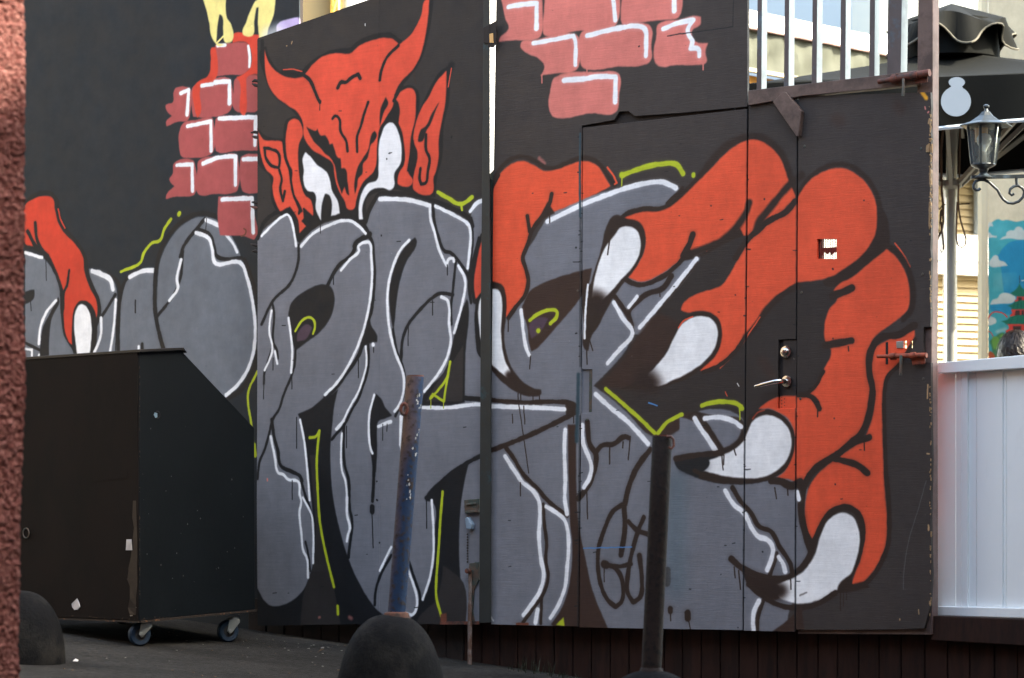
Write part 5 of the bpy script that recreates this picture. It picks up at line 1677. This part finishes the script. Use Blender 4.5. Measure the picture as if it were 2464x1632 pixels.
lc0 = Vector((lc.x, lc.y, 0))
MB().lathe([(65 * ms, zrel(190)), (120 * ms, zrel(255)), (260 * ms, zrel(350)), (425 * ms, zrel(405)), (425 * ms, zrel(420)), (270 * ms, zrel(430))], lc0 + Vector((42 * ms, 0, 0)), 6, twist=.12).build('roof', M_LANTERN, ln)
MB().lathe([(45 * ms, zrel(195)), (30 * ms, zrel(160)), (25 * ms, zrel(140)), (50 * ms, zrel(118)), (50 * ms, zrel(95)), (20 * ms, zrel(75))], lc0 + Vector((45 * ms, 0, 0)), 14).build('finial', M_LANTERN, ln, smooth=True)
MB().lathe([(190 * ms, zrel(1010)), (195 * ms, zrel(1030)), (150 * ms, zrel(1060)), (80 * ms, zrel(1090)), (75 * ms, zrel(1120)), (55 * ms, zrel(1150)), (90 * ms, zrel(1190)), (150 * ms, zrel(1215)), (150 * ms, zrel(1232))], lc0, 16).build('base', M_LANTERN, ln, smooth=True)
ht, hb = [], []
for k in range(6):
    a = 2 * math.pi * k / 6 + .12
    dv = Vector((math.cos(a), math.sin(a), 0))
    p0 = lc0 + dv * 262 * ms + Vector((12 * ms, 0, zrel(430)))
    p1 = lc0 + dv * 186 * ms + Vector((0, 0, zrel(1018)))
    ht.append(p0)
    hb.append(p1)
    MB().bar(p0, p1, 40 * ms, 40 * ms).build('frame_bar', M_LANTERN, ln)
for k in range(6):
    j = (k + 1) % 6
    MB().add([ht[k], ht[j], hb[j], hb[k]], [(0, 1, 2, 3)]).build('pane', M_GLASS, ln)
bo = MB().lathe([(45 * ms, zrel(990)), (55 * ms, zrel(960)), (55 * ms, zrel(830)), (50 * ms, zrel(820))], lc0, 12).build('bulb_holder', M_BLACKPL, ln, smooth=True)
MB().lathe([(40 * ms, zrel(820)), (60 * ms, zrel(760)), (105 * ms, zrel(690)), (120 * ms, zrel(620)), (95 * ms, zrel(560)), (40 * ms, zrel(530))], lc0 + Vector((10 * ms, 0, 0)), 18).build('bulb', M_BULB, ln, smooth=True)
MB().lathe([(100 * ms, zrel(650)), (104 * ms, zrel(440))], lc0 + Vector((-20 * ms, .02, 0)), 14).build('reflector', M_CAP, ln, smooth=True)
br = MB().bar(Z3(760, 1222), Z3(2300, 1190), .018, 55 * ms).build('bracket', M_LANTERN, ln)
scr = [(905, 1395), (880, 1420), (840, 1425), (805, 1390), (800, 1345), (830, 1285), (900, 1260), (970, 1262), (1050, 1300), (1120, 1365), (1180, 1420), (1220, 1500), (1270, 1570), (1340, 1620), (1420, 1632), (1510, 1600), (1580, 1530), (1600, 1450), (1570, 1390), (1500, 1350), (1430, 1365), (1375, 1410), (1365, 1470), (1400, 1500), (1435, 1480)]
MB().tube([Z3(x, y) for x, y in scr], 24 * ms, 10).build('scroll', M_LANTERN, br, smooth=True)
MB().tube([Z3(1480, 1350), Z3(1470, 1210)], 24 * ms, 10).build('hanger', M_LANTERN, br, smooth=True)
MB().box(Z3(2300, 0).x, Z3(2300, 0).x + .1, LY - .05, LY + .05, .27, 3.0).build('mounting_post', M_DARKWOOD, ln)

# cream column with the painted pagoda view
REG.update({'Z4': (2220, 440, 6.53), 'Z5': (2220, 660, 6.53)})
INK.update({'ivory': (184, 174, 150), 'sea': (44, 134, 144), 'deepsea': (0, 112, 148), 'aqua': (72, 152, 160), 'cloud': (156, 168, 166), 'roof': (0, 88, 72), 'roofd': (0, 70, 60), 'lacquer': (172, 52, 46), 'cave': (52, 36, 36), 'leaf': (82, 128, 60), 'leafd': (44, 100, 72), 'terra': (150, 72, 44)})
PAINT_P = '''
P sea Z4|1095,620 1140,585 1200,570 1250,592 1320,580 1400,595 1470,610 1594,588 1900,600 1900,3200 1060,3200 1040,2700 1030,2100 1045,1800 1030,1400 1050,1100 1020,900 1040,720
P deepsea Z4|1330,960 1480,900 1594,890 1900,900 1900,2400 1500,2300 1380,2100 1280,1700 1230,1300 1200,1150
P deepsea Z4|1160,1130 1300,1110 1300,1300 1190,1240
P aqua Z4 300|1110,700 1180,660 1260,690 1270,800 1200,850 1120,800
P deepsea Z5|1060,470 1250,455 1400,470 1400,640 1250,600 1080,560
P cloud Z4|1210,895 1270,845 1310,830 1320,780 1390,740 1430,745 1480,690 1560,700 1594,740 1900,760 1900,880 1500,890 1380,870
P cloud Z4|1010,770 1060,780 1090,815 1170,830 1165,860 1090,855 1010,880
P cloud Z4|1050,610 1100,640 1110,690 1080,680 1020,700
P cloud Z4|1040,1250 1090,1180 1130,1135 1180,1140 1210,1210 1290,1240 1345,1300 1250,1310 1060,1310
P cloud Z4 400|1180,1560 1240,1500 1370,1470 1420,1520 1300,1570 1200,1640
P cloud Z5|1060,475 1100,400 1180,370 1220,310 1290,285 1370,300 1450,340 1465,390 1400,450 1250,460 1130,470
P cloud Z5|1015,680 1080,660 1150,700 1160,750 1100,790 1010,810
S cloud Z5 60 .9|1180,900 1300,860
S cloud Z5 16|1560,100 1640,90
S lacquer Z5 16|1330,670 1280,620 1200,590 1120,592 1060,640 1010,760 1005,830
S lacquer Z5 8|1020,880 1080,920 1110,970
P roof Z5|1525,130 1500,190 1450,250 1380,290 1430,330 1500,345 1900,345 1900,290 1620,250 1550,190
S cave Z5 6|1525,20 1526,130
P lacquer Z5|1475,345 1800,345 1800,430 1450,430 1450,400 1480,395
P cave Z5|1500,360 1560,360 1560,420 1505,425
P roof Z5|1445,435 1800,430 1900,545 1410,548 1390,520 1330,490 1400,470
P lacquer Z5|1390,548 1900,545 1900,665 1370,665 1380,630 1410,620
P cave Z5|1460,565 1530,565 1530,650 1450,650
P cave Z5|1555,565 1594,565 1594,650 1555,650
P roof Z5|1380,665 1900,660 1900,785 1310,780 1290,760 1230,735 1330,710
P lacquer Z5|1310,778 1900,782 1900,925 1310,920 1310,880 1350,860 1350,800
P cave Z5|1420,810 1550,810 1550,900 1425,905
S roofd Z5 7|1450,440 1420,540
S roofd Z5 7|1500,440 1490,540
S roofd Z5 7|1550,440 1550,540
S roofd Z5 7|1420,670 1380,770
S roofd Z5 7|1500,670 1480,770
P leafd Z5|1060,1040 1130,1000 1200,930 1290,920 1320,1000 1300,1300 1130,1300 1090,1150
P leaf Z5|1090,1050 1110,980 1180,980 1220,1060 1190,1160 1120,1180
P leaf Z5|1200,960 1260,930 1280,980 1230,1010
P terra Z5|1010,1300 1060,1200 1130,1260 1150,1400 1000,1400
'''
CY = 17.6


CYK = CY + .5 * at(2378, 0, CY)[0]


def col_pt(px, py, d=0.0):
    return kplane(px, py, .5, CYK)


_zoom_parse = parse_paint


def parse_paint(text):
    out = []
    for ln_ in text.strip().split('\n'):
        head, pts = ln_.split('|')
        h = head.split()
        reg = REG.get(h[2], (0, 0))
        ox, oy = reg[:2]
        q = 1.0 if h[2] == 'S' else (reg[2] if len(reg) > 2 else ZOOM)
        out.append((h[0], h[1], float(h[3]) / q if len(h) > 3 else 0.0, float(h[4]) if len(h) > 4 else None,
                    [(ox + float(a.split(',')[0]) / q, oy + float(a.split(',')[1]) / q) for a in pts.split()]))
    return out


IM_P, UV_P = board_image('paint_pagoda', 0, (2360, 300, 2640, 960), 'ivory', PAINT_P, pt=col_pt)
M_P = painted('painted_column', IM_P, rough=.6, grain=(1, 1, 1), bump=.05)
cl = thing('painted_column', 'cream pillar painted with a blue sky, clouds and a green roofed pagoda', 'pillar', (at(2480, 0, CY)[0], CY, .27))
q0, q1 = col_pt(2378, 1260), col_pt(2640, 1260)
MB().prism([(q0.x, q0.y, .27), (q1.x, q1.y, .27), (q1.x, q1.y, 4.2), (q0.x, q0.y, 4.2)], [(q0.x + .2, q0.y + .5, .27), (q1.x, q1.y + .5, .27), (q1.x, q1.y + .5, 4.2), (q0.x + .2, q0.y + .5, 4.2)]).build('painted_face', M_P, cl, uv=UV_P)
es = [(q0.x - .034, q0.y + .05), (q0.x - .014, q0.y + .010), (q0.x - .001, q0.y + .002), (q0.x - .001, q0.y + .2), (q0.x - .034, q0.y + .2)]
MB().prism([(x, y, .27) for x, y in es], [(x, y, 4.2) for x, y in es]).build('edge_strip', M_COLUMN, cl)

# tan board wall with white ledges
KS = -.45
sc0 = at(2300, 1260, 21)
CS = sc0[1] + KS * sc0[0]
su = Vector((1, -KS, 0)).normalized()
sn = Vector((-KS, -1, 0)).normalized()
SP = lambda x, y: kplane(x, y, KS, CS)
sw = thing('board_house', 'tan horizontal board wall with white ledges behind the parasol pole', 'house', (SP(2300, 900).x, SP(2300, 900).y, .27))
zr = lambda y: SP(2300, y).z
A, B_ = SP(2130, 1000), SP(2470, 1000)
z = zr(950)
dzb = 17.2 / F * 21
k = 0
while z < zr(395):
    lo = [A + sn * .016, B_ + sn * .016, B_ + sn * .004, A + sn * .004]
    q = [(A + sn * .026, z), (B_ + sn * .026, z), (B_ + sn * .003, z + dzb * .985), (A + sn * .003, z + dzb * .985)]
    MB().prism([(p.x, p.y, zz) for p, zz in q], [(p.x - sn.x * .02, p.y - sn.y * .02, zz) for p, zz in q]).build('board', M_SIDING, sw)
    z += dzb


def sbox(name, x0_, x1_, y0_, y1_, out, m, inn=.02):
    a, c = SP(x0_, 1000), SP(x1_, 1000)
    z0_, z1_ = zr(y1_), zr(y0_)
    MB().prism([(a + sn * out)[:2] + (z0_,) if False else (a.x + sn.x * out, a.y + sn.y * out, z0_), (c.x + sn.x * out, c.y + sn.y * out, z0_), (c.x + sn.x * out, c.y + sn.y * out, z1_), (a.x + sn.x * out, a.y + sn.y * out, z1_)],
               [(a.x - sn.x * inn, a.y - sn.y * inn, z0_), (c.x - sn.x * inn, c.y - sn.y * inn, z0_), (c.x - sn.x * inn, c.y - sn.y * inn, z1_), (a.x - sn.x * inn, a.y - sn.y * inn, z1_)]).build(name, m, sw)


sbox('ledge', 2140, 2460, 568, 631, .10, M_GLARE)
sbox('sill', 2140, 2460, 637, 664, .13, M_GLARE)
sbox('batten', 2140, 2460, 631.5, 636.5, .06, M_SIDING)
sbox('eave', 2100, 2480, 330, 392, .55, M_WHITEWALL)
sbox('upper_wall', 2100, 2480, -200, 329, .0, M_WHITEWALL, .3)
sbox('lower_wall', 2130, 2470, 330, 1500, -.022, M_SIDING, .3)
MB().tube([SP(2345, 394) + sn * .05, SP(2345, 566) + sn * .05], .035, 10).build('downpipe', M_WHITEWALL, sw, smooth=True)
MB().tube([SP(2254, 394) + sn * .12, SP(2254, 900) + sn * .12], .02, 10).build('downpipe', M_GLARE, sw, smooth=True)

# white building at the top right, with a flat pilaster
KW = .55
wp = at(2350, 0, 27)
CW = wp[1] + KW * wp[0]
WP = lambda x, y: kplane(x, y, KW, CW)
wn = Vector((-KW, -1, 0)).normalized()
wb = thing('white_building', 'tall white rendered building with a pilaster above the parasol', 'building', (WP(2350, 1300).x, WP(2350, 1300).y, .27))
a, c = WP(1700, 0), WP(2760, 0)
MB().prism([(a.x, a.y, .27), (c.x, c.y, .27), (c.x, c.y, 9), (a.x, a.y, 9)], [(a.x, a.y + .5, .27), (c.x, c.y + .5, .27), (c.x, c.y + .5, 9), (a.x, a.y + .5, 9)]).build('wall', M_WHITEWALL, wb)
a, c = WP(1700, 0) + wn * .012, WP(2228, 0) + wn * .012
MB().prism([(a.x, a.y, 3.0), (c.x, c.y, 3.0), (c.x, c.y, 8.9), (a.x, a.y, 8.9)], [(a.x, a.y + .01, 3.0), (c.x, c.y + .01, 3.0), (c.x, c.y + .01, 8.9), (a.x, a.y + .01, 8.9)]).build('cladding', M_BLUEWALL, wb)
a, c = WP(2362, 0), WP(2420, 0)
MB().prism([(a.x + wn.x * .25, a.y + wn.y * .25, .27), (c.x + wn.x * .25, c.y + wn.y * .25, .27), (c.x + wn.x * .25, c.y + wn.y * .25, 9), (a.x + wn.x * .25, a.y + wn.y * .25, 9)],
           [(a.x, a.y, .27), (c.x, c.y, .27), (c.x, c.y, 9), (a.x, a.y, 9)]).build('pilaster', M_COLUMN, wb)
MB().lathe([(.16, .27), (.16, 9)], (WP(2338, 0).x, WP(2338, 0).y, 0), 20).build('half_column', M_WHITEWALL, wb, smooth=True)

# awning seen between the bars
KA = -1.0
ap = at(1800, 67, 18)
CA = ap[1] + KA * ap[0]
AP = lambda x, y: kplane(x, y, KA, CA)
an = Vector((-KA, -1, 0)).normalized()
aw = thing('awning', 'grey cloth awning with a white top and ochre beam seen between the gate bars', 'awning', (AP(1800, 300).x, AP(1800, 300).y, ap[2] - .5))
a, c = AP(1740, 0), AP(2300, 0)


def abox(name, z0_, z1_, o0, o1, m, slope=0):
    MB().prism([(a.x + an.x * o1, a.y + an.y * o1, z0_), (c.x + an.x * o1, c.y + an.y * o1, z0_), (c.x + an.x * o1, c.y + an.y * o1, z1_ - slope), (a.x + an.x * o1, a.y + an.y * o1, z1_ - slope)],
               [(a.x + an.x * o0, a.y + an.y * o0, z0_), (c.x + an.x * o0, c.y + an.y * o0, z0_), (c.x + an.x * o0, c.y + an.y * o0, z1_), (a.x + an.x * o0, a.y + an.y * o0, z1_)]).build(name, m, aw)


za = ap[2]
abox('cassette', za, za + .13, -.9, .03, M_GLARE, .02)
abox('trim', za - .012, za, -.02, .035, M_STILE)
abox('hem', za - .285, za - .262, -.03, .012, M_COLUMN)
abox('beam', za - .37, za - .29, -.16, -.08, M_BEAM)
# hanging cloth, slightly slack
m = MB()
vs = []
for j in range(7):
    for i in range(49):
        p = a.lerp(c, i / 48)
        o_ = .018 * math.sin(i * 1.9) * math.sin(j / 6 * 3.1) + .01 * math.sin(i * .7 + j)
        vs.append((p.x + an.x * o_, p.y + an.y * o_, za - .012 - .25 * j / 6))
m.add(vs, [(j * 49 + i, j * 49 + i + 1, (j + 1) * 49 + i + 1, (j + 1) * 49 + i) for j in range(6) for i in range(48)]).build('cloth', M_AWNING, aw, smooth=True)
abox('back_wall', .27, za - .38, -1.1, -1.0, M_WHITEWALL)

# cream building behind the left wall, and a pale wall that shows through the slot by the post
cb = thing('cream_building', 'cream rendered building with a yellow strip behind the sloping gate top', 'building', (at(760, 0, 17)[0], 17, 0))
x0, x1 = at(690, 0, 17)[0], at(812, 0, 17)[0]
MB().box(x0 - 1.2, x1, 17, 17.6, 0, 6.5).build('wall', M_CREAM, cb)
MB().box(at(797, 0, 16.98)[0], at(802.5, 0, 16.98)[0], 16.9, 16.998, 0, 6.5).build('strip', M_YELLOW, cb)
MB().tube([at(801, 30, 16.88), at(806, 10, 16.88), at(812, -10, 16.88), at(820, -120, 16.88)], .010, 8).build('cable', M_YELLOW, cb, smooth=True)
MB().lathe([(.05, 0), (.05, 6.6)], (at(837, 0, 16.95)[0], 17.0, 0), 24).build('downpipe', M_WHITEWALL, cb, smooth=True)
ww = thing('pale_house', 'pale sunlit house wall seen through the slot between the gate leaves', 'house', (at(1180, 0, 21)[0], 21, 0))
x0, x1 = at(845, 0, 21)[0], at(1330, 0, 21)[0]
MB().box(x0, x1, 21, 21.5, 0, 7).build('wall', M_GLARE, ww)
MB().box(x0 - .02, x1 + .02, 20.9, 21.52, 7.001, 7.2).build('eave', M_WHITEWALL, ww)

# ---------------------------------------------------------------- guest seated behind the fence, head just above the rail
gy = 13.9
gp_ = Vector(at(2448, 1260, gy))
pe = thing('person', 'dark haired person sitting behind the white fence, only the crown visible', 'person', (gp_.x, gp_.y, .27))
ztop = CAMZ + (1260 - 801) / F * gy


def skin_body(name, verts, edges, radii, matl, parent, level=2):
    off = ROOTS[parent.name]
    me = bpy.data.meshes.new(name)
    me.from_pydata([tuple(Vector(v) - off) for v in verts], edges, [])
    o = bpy.data.objects.new(name, me)
    C.objects.link(o)
    o.parent = parent
    o.modifiers.new('skin', 'SKIN')
    for i, r_ in enumerate(radii):
        me.skin_vertices[0].data[i].radius = r_ if isinstance(r_, tuple) else (r_, r_)
    me.skin_vertices[0].data[0].use_root = True
    s_ = o.modifiers.new('sub', 'SUBSURF')
    s_.levels = s_.render_levels = level
    me.materials.append(matl)
    return o


X, Yh, Zt = gp_.x, gp_.y, ztop
V = [(X, Yh, Zt - .80), (X, Yh + .01, Zt - .58), (X, Yh, Zt - .36), (X, Yh, Zt - .24), (X, Yh - .01, Zt - .19), (X, Yh - .01, Zt - .11), (X, Yh - .01, Zt - .05),
     (X - .18, Yh, Zt - .31), (X - .24, Yh - .02, Zt - .55), (X - .18, Yh - .22, Zt - .62),
     (X + .18, Yh, Zt - .31), (X + .24, Yh - .02, Zt - .55), (X + .18, Yh - .22, Zt - .62),
     (X - .10, Yh - .05, Zt - .82), (X - .12, Yh - .42, Zt - .80), (X - .12, Yh - .42, Zt - 1.20), (X - .12, Yh - .52, Zt - 1.24),
     (X + .10, Yh - .05, Zt - .82), (X + .12, Yh - .42, Zt - .80), (X + .12, Yh - .42, Zt - 1.20), (X + .12, Yh - .52, Zt - 1.24)]
E = [(0, 1), (1, 2), (2, 3), (3, 4), (4, 5), (5, 6), (2, 7), (7, 8), (8, 9), (2, 10), (10, 11), (11, 12), (0, 13), (13, 14), (14, 15), (15, 16), (0, 17), (17, 18), (18, 19), (19, 20)]
RD = [(.16, .12), (.15, .11), (.17, .11), .06, .065, (.085, .10), (.07, .085), .07, .05, .035, .07, .05, .035, .09, .07, .045, .04, .09, .07, .045, .04]
skin_body('body', V, E, RD, M_SHIRT, pe)
m = MB()
hv, nu_, nv_ = [], 40, 22
for j in range(nv_ + 1):
    th = math.pi * j / nv_ * .78
    for i in range(nu_):
        ph = 2 * math.pi * i / nu_
        tuft = 1 + .045 * fnoise(i * .9, j * 1.1, 3) + .02 * math.sin(i * 3.1 + j)
        hv.append((X - .008 + .092 * tuft * math.sin(th) * math.cos(ph), Yh - .01 + .110 * tuft * math.sin(th) * math.sin(ph), Zt - .118 + .120 * tuft * math.cos(th)))
m.add(hv, [(j * nu_ + i, j * nu_ + (i + 1) % nu_, (j + 1) * nu_ + (i + 1) % nu_, (j + 1) * nu_ + i) for j in range(nv_) for i in range(nu_)])
random.seed(21)
for k in range(420):
    ph, th0 = random.uniform(0, 2 * math.pi), abs(random.gauss(0, .5)) + .05
    pts, wd = [], random.uniform(.0012, .003)
    tw = random.uniform(-.5, .9)
    lift = random.uniform(.99, 1.09)
    for s_ in range(6):
        th = th0 + s_ * .13
        a_ = ph + tw * s_ * .1
        lf = lift + .012 * s_ * random.random()
        pts.append(Vector((X - .008 + .096 * lf * math.sin(th) * math.cos(a_), Yh - .01 + .114 * lf * math.sin(th) * math.sin(a_), Zt - .118 + .124 * lf * math.cos(th))))
    sd_ = Vector((-math.sin(ph), math.cos(ph), 0)) * wd
    n0 = [q_ + sd_ * (1 - s_ / 6) for s_, q_ in enumerate(pts)] + [q_ - sd_ * (1 - s_ / 6) for s_, q_ in enumerate(pts)]
    m.add(n0, [(s_, s_ + 1, s_ + 7, s_ + 6) for s_ in range(5)])
m.build('hair', M_HAIR, pe)

# ---------------------------------------------------------------- grit, litter and weeds on the asphalt
for nm, mt, cnt, sd_ in (('grit', M_LITTER, 75, 1), ('crumbs', M_LITTERT, 80, 2)):
    random.seed(sd_)
    m = MB()
    for k in range(cnt):
        y = random.uniform(9.4, 12.75)
        x = random.uniform(-1.95, -.30) * y / 11.5
        if random.random() < .35:
            y = random.uniform(12.2, 12.75)
            x = random.uniform(-1.7, -.7)
        zz = gz(x, y)
        s_ = random.uniform(.002, .006) * (2.2 if random.random() < .07 else 1)
        rr = [s_ * random.uniform(.5, 1.3) for _ in range(5)]
        pts = [(x + rr[q] * math.cos(q * 1.257), y + rr[q] * 1.6 * math.sin(q * 1.257), zz + .0004) for q in range(5)]
        m.prism([(p_[0], p_[1], zz + s_ * .45) for p_ in pts], pts)
    tag(m.build(nm, mt), kind='stuff')
for px, py, s_ in ((182, 1575, 9), (605, 1510, 4), (1285, 1632, 5)):
    pass
t = thing('paper_scrap', 'small crumpled white paper scrap lying on the asphalt left of the castor', 'litter', (at(182, 1576, 11.0)[0], 11.0, gz(at(182, 1576, 11.0)[0], 11.0)))
q = ROOTS[t.name]
MB().prism([q + Vector((-.012, 0, .003)), q + Vector((-.002, .012, .012)), q + Vector((.011, .006, .006)), q + Vector((.009, -.012, .002))],
           [q + Vector((-.010, 0, .001)), q + Vector((-.002, .010, .006)), q + Vector((.010, .005, .003)), q + Vector((.008, -.010, .0005))]).build('sheet', M_PAPER, t)

gm = MB()
random.seed(9)
for k in range(110):
    s_ = random.choice([random.gauss(1310, 22), random.gauss(1262, 14), random.gauss(1360, 12), random.uniform(1215, 1400), random.uniform(1620, 1760)])
    p = Vector(gate_pt(s_, 1600, random.uniform(-.05, .07)))
    wpt = GATE @ p
    zz = gz(wpt.x, wpt.y)
    h = random.uniform(.015, .065) * (1.2 if 1240 < s_ < 1340 else .6)
    an_ = random.uniform(0, 6.28)
    ln_ = random.uniform(.1, .7) * h
    q = Vector((math.cos(an_), math.sin(an_), 0))
    sd2 = Vector((-q.y, q.x, 0)) * .0018
    b0 = Vector((wpt.x, wpt.y, zz - .004))
    m1 = b0 + q * ln_ * .4 + Vector((0, 0, h * .65))
    gm.add([b0 - sd2, b0 + sd2, m1 + sd2 * .8, m1 - sd2 * .8, b0 + q * ln_ + Vector((0, 0, h))], [(0, 1, 2, 3), (3, 2, 4)])
tag(gm.build('grass_tufts', M_GRASS), kind='stuff')
